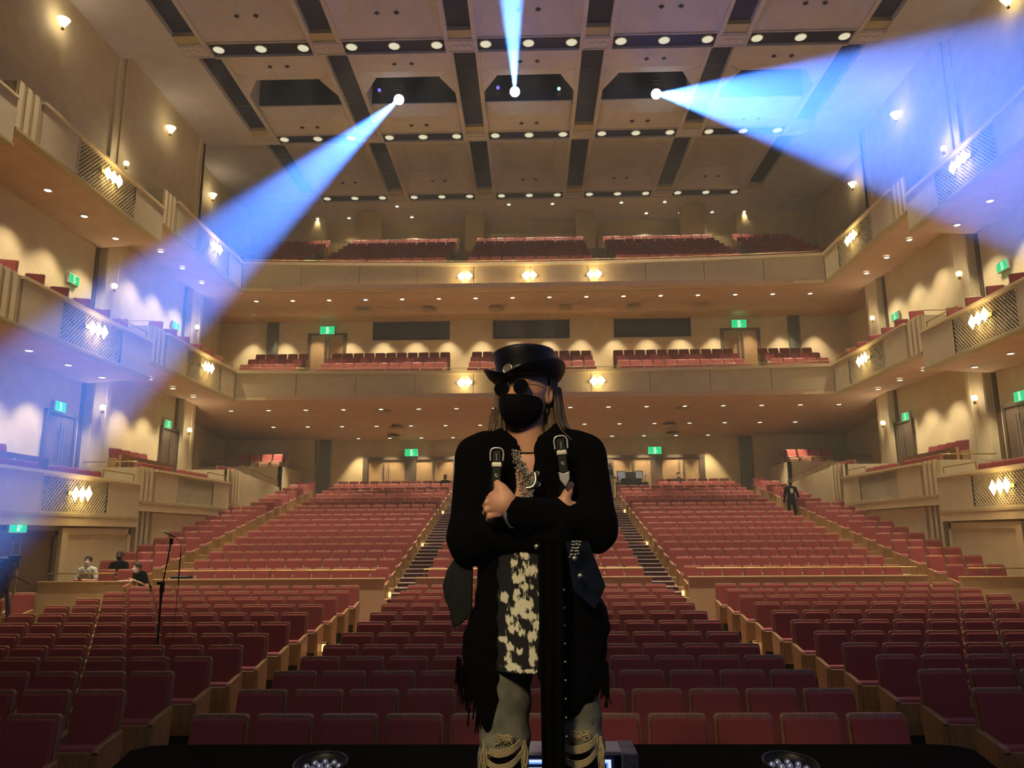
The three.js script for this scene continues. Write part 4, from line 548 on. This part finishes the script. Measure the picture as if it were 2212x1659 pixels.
  obj('leather_flap', [prism([[-0.185, 1.1], [-0.225, 1.07], [-0.262, 1.01], [-0.274, 0.965], [-0.268, 0.93], [-0.252, 0.895], [-0.243, 0.845], [-0.22, 0.855], [-0.19, 0.89]], 0.016, 0.004).translate(0, 0, 0.04)], lth, coat); obj('leather_flap', [hexa([0.10, 1.1, 0.17], [0.17, 1.1, 0.13], [0.222, 0.965, 0.09], [0.12, 0.96, 0.17], [0, 0, -0.014]), hexa([0.12, 0.96, 0.17], [0.222, 0.965, 0.09], [0.205, 0.93, 0.1], [0.185, 0.90, 0.12], [0, 0, -0.014])], lth, coat);
  obj('stud', [[0.014, 1.085, 0.19], [0.125, 1.05, 0.182], [0.14, 1.0, 0.178]].map(([x, y, z]) => SP(0.008, x, y, z, 10, 8)).concat(Array.from({ length: 26 }, (_, i) => SP(0.0032, 0.118 + 0.028 * (i % 5) / 5 + 0.004 * rnd() - 0.008 * Math.floor(i / 5) / 5, 1.1 - 0.009 * Math.floor(i / 5) - 0.003 * rnd(), 0.186, 6, 4)), Array.from({ length: 9 }, (_, i) => SP(0.0035, 0.092, 0.96 - 0.05 * i, 0.178, 6, 4))), silver, coat);
  // buckled straps on the chest
  for (const [x, yt, yb, tip, lean] of [[-0.103, 1.38, 1.225, 1.205, 0.012], [0.09, 1.415, 1.295, 1.262, -0.02]]) {
    const sg = part('leather_strap', [RB(0.027, yt - yb, 0.008, 0.003, 0, (yt + yb) / 2 - yt, 0)], lth, man); sg.position.set(x, yt, 0.147); sg.rotation.set(-0.06, 0, -lean * 4 > 0 ? 0.09 : -0.02);
    const by = -0.022; obj('buckle', [tube([[-0.019, by - 0.018, 0.008], [-0.019, by + 0.012, 0.008], [-0.012, by + 0.02, 0.008], [0.012, by + 0.02, 0.008], [0.019, by + 0.012, 0.008], [0.019, by - 0.018, 0.008]], 0.0034, 24, 6), bar([0, by - 0.018, 0.009], [0, by + 0.004, 0.011], 0.0026)], silver, sg);
    obj('keeper_loop', [RB(0.032, 0.016, 0.012, 0.004, 0, by - 0.029, 0.002)], mat('#d6d2b4', { metalness: 0.6, roughness: 0.35 }), sg); obj('eyelet', [flat(new THREE.TorusGeometry(0.0042, 0.0014, 6, 14)).translate(0, by - 0.062, 0.006)], silver, sg);
    obj('strap_tip', [prism([[-0.0155, 0], [0, -0.006], [0.0155, 0], [0.013, -0.022], [0, -0.042], [-0.013, -0.022]], 0.012, 0.002).translate(0, yb - yt + 0.008, 0.002)], silver, sg);
  }
  // necklaces
  part('cord_necklace', [tube(Array.from({ length: 14 }, (_, i) => { const a = -1.5 + 3.0 * i / 13; return [-0.012 + 0.064 * Math.sin(a), 1.395 - 0.022 * Math.cos(a), -0.005 + 0.068 * Math.cos(a)]; }), 0.0028, 30, 5)], clothBlack, man);
  const ch = []; for (const [x0, x1, yb, n] of [[-0.055, 0.02, 1.30, 34], [-0.045, 0.022, 1.265, 40], [-0.05, 0.01, 1.19, 54]]) for (let i = 0; i < n; i++) { const t = i / (n - 1), x = x0 + (x1 - x0) * t + 0.006 * Math.sin(i * 2.1), y = 1.375 + (yb - 1.375) * Math.sin(Math.PI * Math.min(1, t * 0.62)); ch.push(flat(new THREE.TorusGeometry(0.0052, 0.0017, 5, 9)).rotateY(i % 2 ? 0.4 : 1.1).rotateZ(rnd() * 3).translate(x, y, 0.118 + 0.01 * rnd() + (1.375 - y) * 0.12)); }
  for (let i = 0; i < 46; i++) ch.push(flat(new THREE.TorusGeometry(0.0055, 0.002, 5, 9)).rotateY(i % 2 ? 0.3 : 1.2).rotateZ(rnd() * 3).translate(0.004 - 0.022 * (i / 46) + 0.012 * (rnd() - 0.5), 1.285 - 0.13 * i / 46, 0.142 + 0.006 * rnd()));
  const pend = part('chain_necklaces', ch, mat('#8f8c80', { metalness: 0.85, roughness: 0.4 }), man);
  obj('claw_pendant', [tube([[0.012, 1.305, 0.146], [0.014, 1.28, 0.152], [0.004, 1.262, 0.154], [-0.014, 1.258, 0.152]], 0.0045, 14, 6)], silver, pend);
  // shirt with a black and cream dye pattern, seen where the coat is open
  const blobs = [[1133, 1216, 12, 8], [1116, 1230, 9, 8], [1141, 1247, 17, 16], [1128, 1262, 14, 9], [1137, 1276, 13, 10], [1122, 1288, 7, 6], [1133, 1308, 17, 15], [1119, 1322, 12, 12], [1143, 1334, 13, 8], [1104, 1344, 10, 10], [1113, 1358, 13, 11], [1131, 1366, 13, 9], [1148, 1372, 11, 8], [1110, 1394, 9, 7], [1122, 1402, 8, 6], [1156, 1350, 7, 6], [1151, 1414, 11, 16], [1101, 1416, 7, 9], [1110, 1432, 18, 6], [1140, 1438, 24, 5], [1092, 1300, 8, 7], [1166, 1290, 8, 9], [1088, 1380, 8, 6]];
  const tie = noiseTex(256, (u, v, x, y) => { const px = 1080 + 90 * u, py = 1448 - 250 * v; let m = 9; for (const [a, b, r, q] of blobs) m = Math.min(m, Math.hypot((px - a) / r, (py - b) / q)); m += 1.2 * (vnoise(u, v, 8, 21) - 0.5) + 1.1 * (vnoise(u + 0.3 * v, v, 22, 22) - 0.5) + 0.8 * (vnoise(u - 0.2 * v, v, 48, 24) - 0.5) + 0.3 * (hash(x, y, 5) - 0.5); const c = Math.min(1, Math.max(0.03, (1.12 - m) * 2.6)); return [0.04 + 0.80 * c, 0.04 + 0.79 * c, 0.045 + 0.66 * c]; });
  tie.wrapS = tie.wrapT = THREE.ClampToEdgeWrapping;
  const shirtG = surfaceNets(blend([cap([0, 1.17, -0.03], [0, 1.1, -0.02], 0.11, 0.135, 1.25), cap([-0.005, 1.1, -0.02], [-0.01, 0.73, -0.0], 0.135, 0.125, 0.95)], 0.05), [-0.22, 0.6, -0.25], [0.22, 1.5, 0.2], 0.009), shirtF = shirtG;
  { const p = shirtF.attributes.position; for (let i = 0; i < p.count; i++) if (p.getY(i) < 0.72) p.setY(i, 0.72); }
  part('shirt', [(() => { const g = flat(shirtF), p = g.attributes.position, uv = new Float32Array(p.count * 2); for (let i = 0; i < p.count; i++) { uv[2 * i] = (p.getX(i) + 0.105) / 0.135; uv[2 * i + 1] = (p.getY(i) - 0.712) / 0.372; } g.setAttribute('uv', new THREE.BufferAttribute(uv, 2)); return g; })()], new THREE.MeshStandardMaterial({ map: tie, roughness: 0.9 }), man, true);
  // torn jeans with black beneath the rips
  const jeanT = noiseTex(128, (u, v, x, y) => { const k = 0.7 + 0.25 * vnoise(u, v, 8, 31) + 0.08 * hash(x, y >> 1, 32); return [k, k, k * 0.97]; });
  const jeans = mat('#6f7062', { map: rep(jeanT, 5), roughness: 0.9 }), jf = blend([cap([0, 0.9, -0.03], [0, 0.86, -0.03], 0.13, 0.13, 1.2), cap([-0.085, 0.86, -0.02], [-0.088, 0.5, 0.0], 0.092, 0.072), cap([-0.088, 0.5, 0], [-0.09, 0.12, -0.03], 0.072, 0.058), cap([0.1, 0.86, -0.02], [0.135, 0.5, 0.0], 0.092, 0.074), cap([0.135, 0.5, 0], [0.15, 0.12, -0.03], 0.074, 0.058)], 0.02);
  const jn = part('jeans', [surfaceNets((x, y, z) => jf(x, y, z) + 0.003 * Math.sin(y * 70 + x * 40), [-0.25, 0.03, -0.2], [0.29, 1.08, 0.16], 0.009)], jeans, man);
  const ragC = mat('#b0a078', { map: rep(clothT, 14), roughness: 0.95 });
  for (const [cx, cy] of [[-0.088, 0.42], [0.137, 0.43]]) {
    obj('torn_hole', [flat(new THREE.SphereGeometry(1, 20, 14)).scale(0.052, 0.105, 0.03).translate(cx, cy, 0.052)], clothBlack, jn);
    const th = []; for (const [dy, sag] of [[0.085, 0.01], [0.078, 0.014], [0.052, 0.018], [0.045, 0.02], [-0.02, 0.012]]) for (let q = 0; q < 3; q++) th.push(tube([-1, -0.5, 0, 0.5, 1].map((t) => [cx + t * 0.052, cy + dy - sag * (1 - t * t) + 0.004 * q + 0.012 * t, 0.045 + 0.044 * Math.sqrt(1 - t * t * 0.96)]), 0.0022, 14, 5));
    for (const s of [-1, 1]) for (let q = 0; q < 26; q++) th.push(tube(Array.from({ length: 7 }, (_, i) => { const t = i / 6; return [cx + s * (0.046 + 0.02 * rnd() + 0.008 * Math.sin(t * 3)), cy + 0.1 - 0.26 * t, 0.046 + 0.016 * rnd()]; }), 0.0019, 14, 4));
    for (let q = 0; q < 34; q++) th.push(tube([[cx - 0.03 + 0.06 * rnd(), cy + 0.1 + 0.015 * rnd(), 0.074], [cx - 0.03 + 0.06 * rnd(), cy + 0.105 + 0.02 * rnd(), 0.085], [cx - 0.03 + 0.06 * rnd(), cy + 0.09 + 0.02 * rnd(), 0.08]], 0.0016, 8, 4));
    obj('frayed_threads', th, ragC, jn);
  }
  for (const [x, r] of [[-0.1, -0.1], [0.165, 0.12]]) part('boot', [surfaceNets(blend([cap([x, 0.22, -0.035], [x, 0.07, -0.035], 0.062, 0.058), cap([x, 0.05, -0.03], [x + r * 0.2, 0.045, 0.14], 0.052, 0.044)], 0.03), [x - 0.12, -0.01, -0.14], [x + 0.12, 0.3, 0.24], 0.01)], leather, man);
  part('bracelet', [[-0.058, 1.232], [-0.062, 1.226], [-0.068, 1.22]].map(([x, y], i) => flat(new THREE.TorusGeometry(0.036, 0.0045, 6, 24)).rotateY(0.9).rotateX(0.2).translate(x + 0.008 * i, y + 0.01 + AD, 0.196)), silver, man);
}

// ---- the people in the stalls: one builder, each with a pose of its own
function figure(name, label, p, turn, o) {
  const g = thing('person', label, 'person', p, turn), S = o.sit ? 0.46 : 0.92, hipY = S, lean = o.lean ?? 0, sh = hipY + 0.5, hz = lean * 0.5, q = 0.008;
  const headC = [o.hx ?? 0, sh + 0.2 - (o.drop ?? 0), hz + (o.hz ?? 0.02)];
  const legs = o.sit ? [-1, 1].flatMap((s) => [cap([s * 0.09, S + 0.02, 0], [s * 0.1, S + 0.03, 0.42], 0.082, 0.06), cap([s * 0.1, S + 0.02, 0.42], [s * 0.1, 0.08, 0.4], 0.058, 0.042), cap([s * 0.1, 0.045, 0.38], [s * 0.11, 0.04, 0.52], 0.045, 0.036)]) : [-1, 1].flatMap((s) => [cap([s * 0.09, S, 0], [s * 0.115, 0.5, 0.02], 0.088, 0.062), cap([s * 0.115, 0.5, 0.02], [s * 0.12, 0.08, -0.02], 0.06, 0.042), cap([s * 0.12, 0.045, -0.02], [s * 0.14, 0.04, 0.13], 0.045, 0.036)]);
  const hands = o.hands ?? [[-0.27, S - 0.06, 0.06], [0.27, S - 0.06, 0.06]], elb = hands.map((h, i) => { const s = i ? 1 : -1; return [s * 0.26, sh - 0.3, (h[2] + hz) * 0.3 + 0.02]; });
  const torso = [cap([0, sh - 0.08, hz], [0, hipY + 0.02, 0], 0.145, 0.125, 1.35), cap([-0.15, sh - 0.03, hz], [0.15, sh - 0.03, hz], 0.065, 0.065)], up = hands.map((h, i) => cap([(i ? 1 : -1) * 0.18, sh - 0.04, hz], elb[i], 0.055, 0.045)), fore = hands.map((h, i) => cap(elb[i], h, 0.043, 0.03));
  const handF = hands.flatMap((h, i) => { const s = i ? 1 : -1, d = V(...h).sub(V(...elb[i])).normalize(), at = (k, a, b) => [h[0] + d.x * k + a, h[1] + d.y * k, h[2] + d.z * k + b]; return [cap(h, at(0.07, 0, 0), 0.028, 0.03), ...[-0.024, -0.008, 0.008, 0.022].map((c, j) => cap(at(0.085, 0, c), at(0.155 - 0.01 * Math.abs(j - 1), -s * 0.012, c), 0.009, 0.007)), cap(at(0.03, -s * 0.01, 0.022), at(0.085, -s * 0.018, 0.042), 0.011, 0.008)]; });
  const headF = [ell([headC[0], headC[1] + 0.02, headC[2] - 0.01], [0.078, 0.102, 0.098]), ell([headC[0], headC[1] - 0.045, headC[2] + 0.025], [0.058, 0.078, 0.07]), cap([headC[0], headC[1] - 0.005, headC[2] + 0.09], [headC[0], headC[1] - 0.035, headC[2] + 0.108], 0.012, 0.016), ...[-1, 1].map((s) => ell([headC[0] + s * 0.078, headC[1] - 0.01, headC[2]], [0.014, 0.032, 0.02])), cap([0, sh - 0.02, hz], [headC[0], headC[1] - 0.08, headC[2] - 0.01], 0.058, 0.052)];
  const eyesF = [-1, 1].map((s) => ell([headC[0] + s * 0.03, headC[1] + 0.005, headC[2] + 0.096], [0.016, 0.01, 0.012]));
  const all = blend([...torso, ...up, ...fore, ...legs], 0.04), hd = blend(headF, 0.02), hn = blend(handF, 0.012);
  const skinM = o.skin ?? skinPale, bodyF = (x, y, z) => { let d = Math.min(smin(smin(all(x, y, z) + 0.012, hd(x, y, z), 0.02), hn(x, y, z), 0.01)); for (const e of eyesF) d = smax(d, -e(x, y, z), 0.008); return d; };
  part('body', [surfaceNets(bodyF, [-0.42, -0.01, -0.28], [0.42, sh + 0.4, 0.66], 0.0125)], skinM, g);
  const slv = o.short ? (x, y, z) => Math.max(hands.length ? Math.min(up[0](x, y, z), up[1](x, y, z)) : 1, sh - 0.24 - y) : (x, y, z) => Math.min(up[0](x, y, z), up[1](x, y, z), fore[0](x, y, z) - 0.006, fore[1](x, y, z) - 0.006);
  const tf = blend(torso, 0.06); part(o.topName ?? 'jacket', [surfaceNets((x, y, z) => smax(smin(tf(x, y, z), slv(x, y, z), 0.03) - 0.012 + 0.004 * Math.sin(x * 50 + y * 43), -Math.max(Math.hypot(x - headC[0] * 0.5, z - hz) - 0.062, sh - y), 0.01), [-0.42, hipY - 0.12, -0.28], [0.42, sh + 0.12, 0.5], 0.0125)], o.top, g);
  const lf = blend([...legs, cap([0, hipY + 0.04, 0], [0, hipY, 0], 0.13, 0.12, 1.25)], 0.03); part('trousers', [surfaceNets((x, y, z) => smax(lf(x, y, z) - 0.012, 0.09 - y, 0.01), [-0.3, 0.02, -0.28], [0.3, hipY + 0.16, 0.66], 0.0125)], o.legs ?? clothBlack, g);
  const hr = ell([headC[0], headC[1] + 0.03, headC[2] - 0.02], [0.092, 0.108, 0.108]), fc = ell([headC[0], headC[1] - 0.04, headC[2] + 0.09], [0.082, 0.096, 0.1]); part('hair', [surfaceNets((x, y, z) => smax(smax(hr(x, y, z) + 0.004 * Math.sin(x * 140) * Math.sin(y * 120 + z * 90), -fc(x, y, z), 0.01), headC[1] - 0.07 - y, 0.01), [headC[0] - 0.13, headC[1] - 0.1, headC[2] - 0.16], [headC[0] + 0.13, headC[1] + 0.16, headC[2] + 0.13], 0.009)], hairDark, g);
  if (o.mask) { const mf = blend([ell([headC[0], headC[1] - 0.045, headC[2] + 0.025], [0.058, 0.078, 0.07]), ell([headC[0], headC[1] - 0.04, headC[2] + 0.08], [0.035, 0.045, 0.036])], 0.03); part('face_mask', [surfaceNets((x, y, z) => smax(smax(mf(x, y, z) - 0.007, y - (headC[1] - 0.012), 0.004), headC[2] + 0.02 - z, 0.004), [headC[0] - 0.1, headC[1] - 0.16, headC[2] - 0.02], [headC[0] + 0.1, headC[1] + 0.02, headC[2] + 0.16], 0.008)], o.mask, g); }
  if (o.extra) o.extra(g, { sh, hz, headC });
  for (const s of [-1, 1]) part('shoe', [o.sit ? RB(0.1, 0.09, 0.26, 0.04, s * 0.105, 0.045, 0.45) : RB(0.1, 0.09, 0.27, 0.04, s * 0.13, 0.045, 0.05)], M.darkMetal, g);
  return g;
}
const whiteMask = mat('#d9d2cc', { roughness: 0.8 }), whiteShirt = mat('#dcd9c6', { map: cl, roughness: 0.85 });
figure('person', 'seated man in a white short-sleeved shirt, face mask and lanyard behind the left parapet', [-11.78, 0.60, -20.75], 0.12, { sit: true, top: whiteShirt, topName: 'shirt', short: true, mask: whiteMask, hands: [[-0.16, 0.68, 0.36], [0.1, 0.68, 0.38]], lean: 0.2, extra: (g, a) => part('lanyard', [tube([[-0.06, a.sh + 0.02, a.hz + 0.06], [-0.04, a.sh - 0.15, a.hz + 0.135], [0, a.sh - 0.3, a.hz + 0.125], [0.04, a.sh - 0.15, a.hz + 0.135], [0.06, a.sh + 0.02, a.hz + 0.06]], 0.007, 20, 5)], clothBlack, g) });
figure('person', 'seated figure in black clothes and black mask one row behind the man in white', [-11.52, 0.70, -21.75], 0.15, { sit: true, top: clothBlack, mask: clothBlack, skin: mat('#6b4d3b', { roughness: 0.7 }), hands: [[-0.12, 0.7, 0.32], [0.12, 0.7, 0.32]] });
figure('person', 'person in black bending forward over papers beside the left parapet, wearing a white mask', [-9.98, 0.5, -20.4], -0.5, { sit: true, top: clothBlack, short: true, mask: whiteMask, lean: 0.55, drop: 0.06, hz: 0.1, hands: [[-0.2, 0.75, 0.44], [0.02, 0.78, 0.42]] });
figure('person', 'man in a black jacket standing in the right aisle with a pale shirt front', [10.62, 2.76, -32.0], -0.1, { top: clothBlack, mask: clothBlack, skin: mat('#7a5a45', { roughness: 0.7 }), hands: [[-0.3, 0.83, 0.08], [0.29, 0.83, 0.06]], extra: (g, a) => part('shirt_front', [prism([[-0.045, 0.06], [0.045, 0.05], [0.07, -0.03], [0.05, -0.13], [-0.04, -0.12], [-0.05, -0.03]], 0.02, 0.004).translate(0.0, a.sh - 0.1, 0.155)], M.white, g) });
figure('person', 'person in a black top sitting alone in the last row beside the left stairs', [-4.2, 4.0, -37.75], 0.05, { sit: true, top: clothBlack, short: true, mask: clothBlack, skin: mat('#6e5140', { roughness: 0.7 }), hands: [[-0.22, 0.72, 0.3], [0.22, 0.72, 0.3]] });
figure('person', 'dark clothed operator leaning beside the control desk at the right stairs', [3.55, 4.0, -37.0], 0.9, { top: mat('#2c3440', { map: cl }), lean: 0.5, drop: 0.05, hz: 0.08, hands: [[-0.1, 1.0, 0.42], [0.24, 1.0, 0.4]], skin: mat('#6e5140', { roughness: 0.7 }) });
figure('person', 'person in dark top and pale mask sitting right of the control desk', [7.12, 3.98, -37.5], 0, { sit: true, top: mat('#3a2c33', { map: cl }), mask: whiteMask, hands: [[-0.15, 0.7, 0.3], [0.15, 0.7, 0.3]] });

// ---------------------------------------------------------------- equipment
{ const t = thing('control_desk', 'lighting control desk crowded with small screens behind the right block', 'control desk', [4.8, 4.0, -37.0]);
  part('table_top', [RB(1.5, 0.05, 0.7, 0.01, 0, 0.74, 0)], M.black, t); for (const [x, z] of [[-0.7, -0.3], [0.7, -0.3], [-0.7, 0.3], [0.7, 0.3]]) part('leg', [bar([x, 0, z], [x, 0.72, z], 0.025)], M.darkMetal, t);
  part('skirt', [BB(-0.74, 0.74, 0.3, 0.72, 0.3, 0.32)], M.black, t);
  const mx = thing('mixing_console', 'dark sloping lighting console lying on the control desk', 'mixing console', [4.75, 4.775, -36.88]); part('case', [prism([[-0.22, 0], [0.22, 0], [0.22, 0.16], [-0.22, 0.08]], 0.95, 0.01).rotateY(-Math.PI / 2)], M.darkMetal, mx); part('key_strip', [BB(-0.42, 0.42, 0.075, 0.095, 0.1, 0.18)], G.blue, mx); }
{ const screen = (p, w, h, turn, l, m) => { const o = thing('monitor', l, 'monitor', p, turn); part('case', [RB(w, h, 0.05, 0.01, 0, h / 2 + 0.12, 0)], M.darkMetal, o); part('screen_back', [BB(-w / 2 + 0.03, w / 2 - 0.03, 0.15, h + 0.09, 0.025, 0.03)], m, o); part('stand', [bar([0, 0, 0], [0, 0.14, 0], 0.03), RB(0.24, 0.02, 0.16, 0.008, 0, 0.01, 0)], M.darkMetal, o); };
  const dull = mat('#7d8088', { roughness: 0.5 });
  screen([4.35, 4.768, -37.27], 0.42, 0.46, 0.2, 'pale backed monitor at the left end of the control desk', dull); screen([5.2, 4.768, -37.27], 0.36, 0.46, -0.2, 'pale backed monitor at the right end of the control desk', dull); screen([4.78, 4.768, -37.25], 0.46, 0.4, 0, 'dark monitor standing highest in the middle of the control desk', M.black);
  for (const [x, l, z] of [[4.09, 'outer left', -36.8], [4.18, 'inner left', -37.03], [5.43, 'right', -36.85]]) { const o = thing('desk_lamp', `small desk lamp with violet light at the ${l} end of the control desk`, 'desk lamp', [x, 4.77, z]); part('stem', [tube([[0, 0, 0], [0, 0.25, 0], [0.05, 0.36, 0.05]], 0.012, 10)], M.darkMetal, o); part('shade', [SP(0.045, 0.05, 0.36, 0.05, 10, 8)], glow(new THREE.Color(0.3, 0.25, 1), 0.7), o); } }
{ const t = thing('tray', 'small cream tray lying on a seat back near the left stairs', 'tray', [-4.75, 4.535, -35.9]); part('clamp', [BB(-0.03, 0.03, -0.57, 0, -0.02, 0.02)], M.seatTan, t); part('tray', [RB(0.34, 0.03, 0.16, 0.008)], M.white, t); part('lip', [RB(0.34, 0.05, 0.02, 0.008, 0, 0.02, 0.08)], M.seatTan, t); }
{ const t = thing('papers', 'stack of white papers held over the left parapet end', 'papers', [-10.2, 1.285, -19.62], 0.3); part('sheet', [B(0.3, 0.012, 0.2, 0, 0, 0)], M.white, t); part('sheet', [B(0.29, 0.012, 0.2, 0.012, 0.014, 0.01).rotateY(0.1)], M.white, t); }
{ const t = thing('bag', 'dark equipment bag with a water bottle pocket on the first raised row', 'bag', [-9.2, 0.6, -20.55]); part('body', [RB(0.5, 0.34, 0.26, 0.06, 0, 0.55, 0)], mat('#15171f', { map: cl }), t); part('flap', [RB(0.48, 0.1, 0.28, 0.04, 0, 0.72, 0.01)], M.darkMetal, t); part('base', [RB(0.44, 0.38, 0.2, 0.03, 0, 0.19, 0)], mat('#1d1b1a', { map: cl }), t);
  const b = thing('bottle', 'pale green bottle beside the dark bag', 'bottle', [-8.82, 0.6, -20.5]); part('glass', [CY(0.035, 0.035, 0.62, 14, 0, 0.31, 0), CY(0.014, 0.034, 0.1, 14, 0, 0.67, 0)], mat('#8a9a7a', { roughness: 0.3 }), b); part('cap', [CY(0.018, 0.018, 0.03, 12, 0, 0.735, 0)], M.white, b); }
{ const t = thing('microphone_stand', 'tall black microphone stand with clamp rising among the left front seats', 'microphone stand', [-5.06, 0.0, -10.72]);
  part('lower_pole', [bar([0, 0, 0], [0.0, 1.72, 0], 0.014)], M.darkMetal, t); part('upper_pole', [bar([0.0, 1.66, 0], [0.085, 2.33, 0], 0.009)], M.darkMetal, t); part('clutch', [CY(0.028, 0.034, 0.14, 12, 0.005, 1.7, 0), RB(0.1, 0.04, 0.04, 0.01, -0.02, 1.75, 0), CY(0.024, 0.016, 0.18, 10, 0.0, 1.57, 0)], M.darkMetal, t);
  for (let q = 0; q < 3; q++) { const a = q * 2.09 + 0.5; part('tripod_leg', [bar([0, 0.35, 0], [0.17 * Math.cos(a), 0.03, 0.17 * Math.sin(a)], 0.012)], M.darkMetal, t); }
  part('joint', [RB(0.04, 0.09, 0.04, 0.01, 0.085, 2.31, 0)], M.darkMetal, t);
  const m = thing('microphone', 'slim pencil microphone on top of the tall stand', 'microphone', [-4.975, 2.385, -10.72]); part('barrel', [bar([-0.1, 0.045, 0], [0.05, -0.02, 0], 0.009)], M.darkMetal, m); part('grille', [bar([-0.14, 0.062, 0], [-0.1, 0.045, 0], 0.010)], M.metal, m);
  const c = thing('cable', 'thin black cable hanging from the pencil microphone', 'cable', [-4.91, 2.35, -10.72]); part('cord', [tube([[0, 0, 0], [0.05, -0.03, 0], [0.075, -0.12, 0], [0.075, -0.6, 0.0], [0.06, -1.3, 0], [0.05, -2.0, 0.02]], 0.004, 40, 5)], M.darkMetal, c); part('cord_wrap', [bar([0.075, -0.2, 0], [0.074, -0.62, 0], 0.008)], M.darkMetal, c); }
{ const t = thing('camera_tripod', 'dark video camera on a tripod before the left double door', 'video camera', [-10.25, 0.2, -15.2]); const navy = mat('#1b2334', { roughness: 0.6 });
  for (let q = 0; q < 3; q++) { const a = q * 2.09 + 0.3; part('leg', [bar([0, 1.35, 0], [0.4 * Math.cos(a), 0.02, 0.4 * Math.sin(a)], 0.025)], navy, t); } part('head', [RB(0.16, 0.2, 0.16, 0.03, 0, 1.45, 0)], navy, t); part('camera_body', [RB(0.2, 0.24, 0.4, 0.03, 0, 1.68, 0)], navy, t); part('lens', [CY(0.07, 0.07, 0.2, 16).rotateX(Math.PI / 2).translate(0, 1.68, 0.28)], M.darkMetal, t); part('viewfinder', [RB(0.22, 0.09, 0.1, 0.02, 0.16, 1.8, 0.08)], navy, t); part('pan_bar', [bar([0.05, 1.45, -0.1], [0.2, 1.25, -0.45], 0.014)], navy, t); part('rain_cover', [surfaceNets(blend([ell([-0.08, 1.62, 0], [0.2, 0.2, 0.22]), ell([-0.1, 1.3, 0], [0.16, 0.3, 0.16])], 0.1), [-0.35, 0.9, -0.3], [0.2, 1.9, 0.3], 0.02)], navy, t); }
// on the stage: prompter screen in its case, two lamps with many small lenses
{ const c = document.createElement('canvas'); c.width = 256; c.height = 160; const g = c.getContext('2d'); g.fillStyle = '#0a1024'; g.fillRect(0, 0, 256, 160); g.strokeStyle = '#cfe4ff'; g.lineWidth = 7; for (let i = 0; i < 4; i++) { const d = 10 + i * 18; g.strokeRect(d, d, 256 - 2 * d, 170); } g.lineWidth = 4; g.strokeStyle = '#5f9bff'; for (let i = 0; i < 4; i++) { const d = 15 + i * 18; g.strokeRect(d, d, 256 - 2 * d, 170); } g.strokeStyle = '#cfe4ff'; g.lineWidth = 6; g.beginPath(); g.moveTo(96, 50); g.lineTo(66, 92); g.lineTo(100, 92); g.stroke();
  const tx = new THREE.CanvasTexture(c); tx.colorSpace = THREE.SRGBColorSpace;
  const t = thing('floor_monitor', 'prompter screen showing nested white lines, standing in a grey case behind the performer', 'monitor', [0.09, 1.25, -3.33]);
  part('side_post', [RB(0.045, 0.282, 0.2, 0.008, -0.29, 0.141, 0)], M.grey, t); part('side_post', [RB(0.062, 0.28, 0.2, 0.008, 0.285, 0.14, 0)], M.grey, t); part('top_bar', [RB(0.52, 0.016, 0.16, 0.004, 0, 0.268, -0.02)], mat('#9a9aa2', { roughness: 0.4 }), t); part('base', [RB(0.6, 0.03, 0.22, 0.006, 0, 0.015, 0)], M.grey, t); part('case_back', [BB(-0.27, 0.27, 0.02, 0.26, -0.1, -0.08)], M.black, t);
  const sc = new THREE.Mesh(flat(new THREE.PlaneGeometry(0.47, 0.26)), new THREE.MeshStandardMaterial({ color: '#05060a', roughness: 0.2, emissive: '#ffffff', emissiveMap: tx, emissiveIntensity: 1.1 })); sc.name = 'screen'; sc.position.set(-0.008, 0.122, 0.042); t.add(sc); part('bezel', [RB(0.51, 0.25, 0.03, 0.008, -0.008, 0.133, 0.024)], M.black, t); }
{ let pr; for (const [x, l] of [[-0.83, 'left'], [0.98, 'right']]) { if (pr) { copyOf(pr, [x, 1.25, -3.2], 0.25, 'round black floor lamp with a cluster of small clear lenses right of the performer'); continue; }
    pr = thing('floor_par_lamp', `round black floor lamp with a cluster of small clear lenses ${l} of the performer`, 'stage lamp', [x, 1.25, -3.2], -0.15); const tilt = (g) => g.rotateX(0.14).translate(0, 0.225, 0);
    part('can', [flat(new THREE.LatheGeometry([[0.02, -0.14], [0.07, -0.14], [0.1, -0.06], [0.104, 0.03], [0.098, 0.032], [0.094, 0.0], [0.02, -0.012]].map((p) => new THREE.Vector2(...p)), 32))].map(tilt), M.darkMetal, pr); part('rim', [flat(new THREE.TorusGeometry(0.101, 0.005, 8, 36)).rotateX(Math.PI / 2).translate(0, 0.03, 0)].map(tilt), M.darkMetal, pr);
    const ls = [[0, 0]]; for (let i = 0; i < 6; i++) ls.push([0.036 * Math.cos(i * 1.047), 0.036 * Math.sin(i * 1.047)]); for (let i = 0; i < 11; i++) ls.push([0.072 * Math.cos(i * 0.571), 0.072 * Math.sin(i * 0.571)]);
    for (const [a, b] of ls) part('small_lens', [tilt(SP(0.0155, a, 0.0, b, 12, 8))], mat('#d9e2f5', { metalness: 0.9, roughness: 0.16 }), pr);
    part('yoke', [tube([[-0.112, 0.24, 0], [-0.112, 0.06, 0], [-0.08, 0.01, 0], [0.08, 0.01, 0], [0.112, 0.06, 0], [0.112, 0.24, 0]], 0.008, 30, 6)], M.darkMetal, pr); } }
renderer.render(scene, camera);
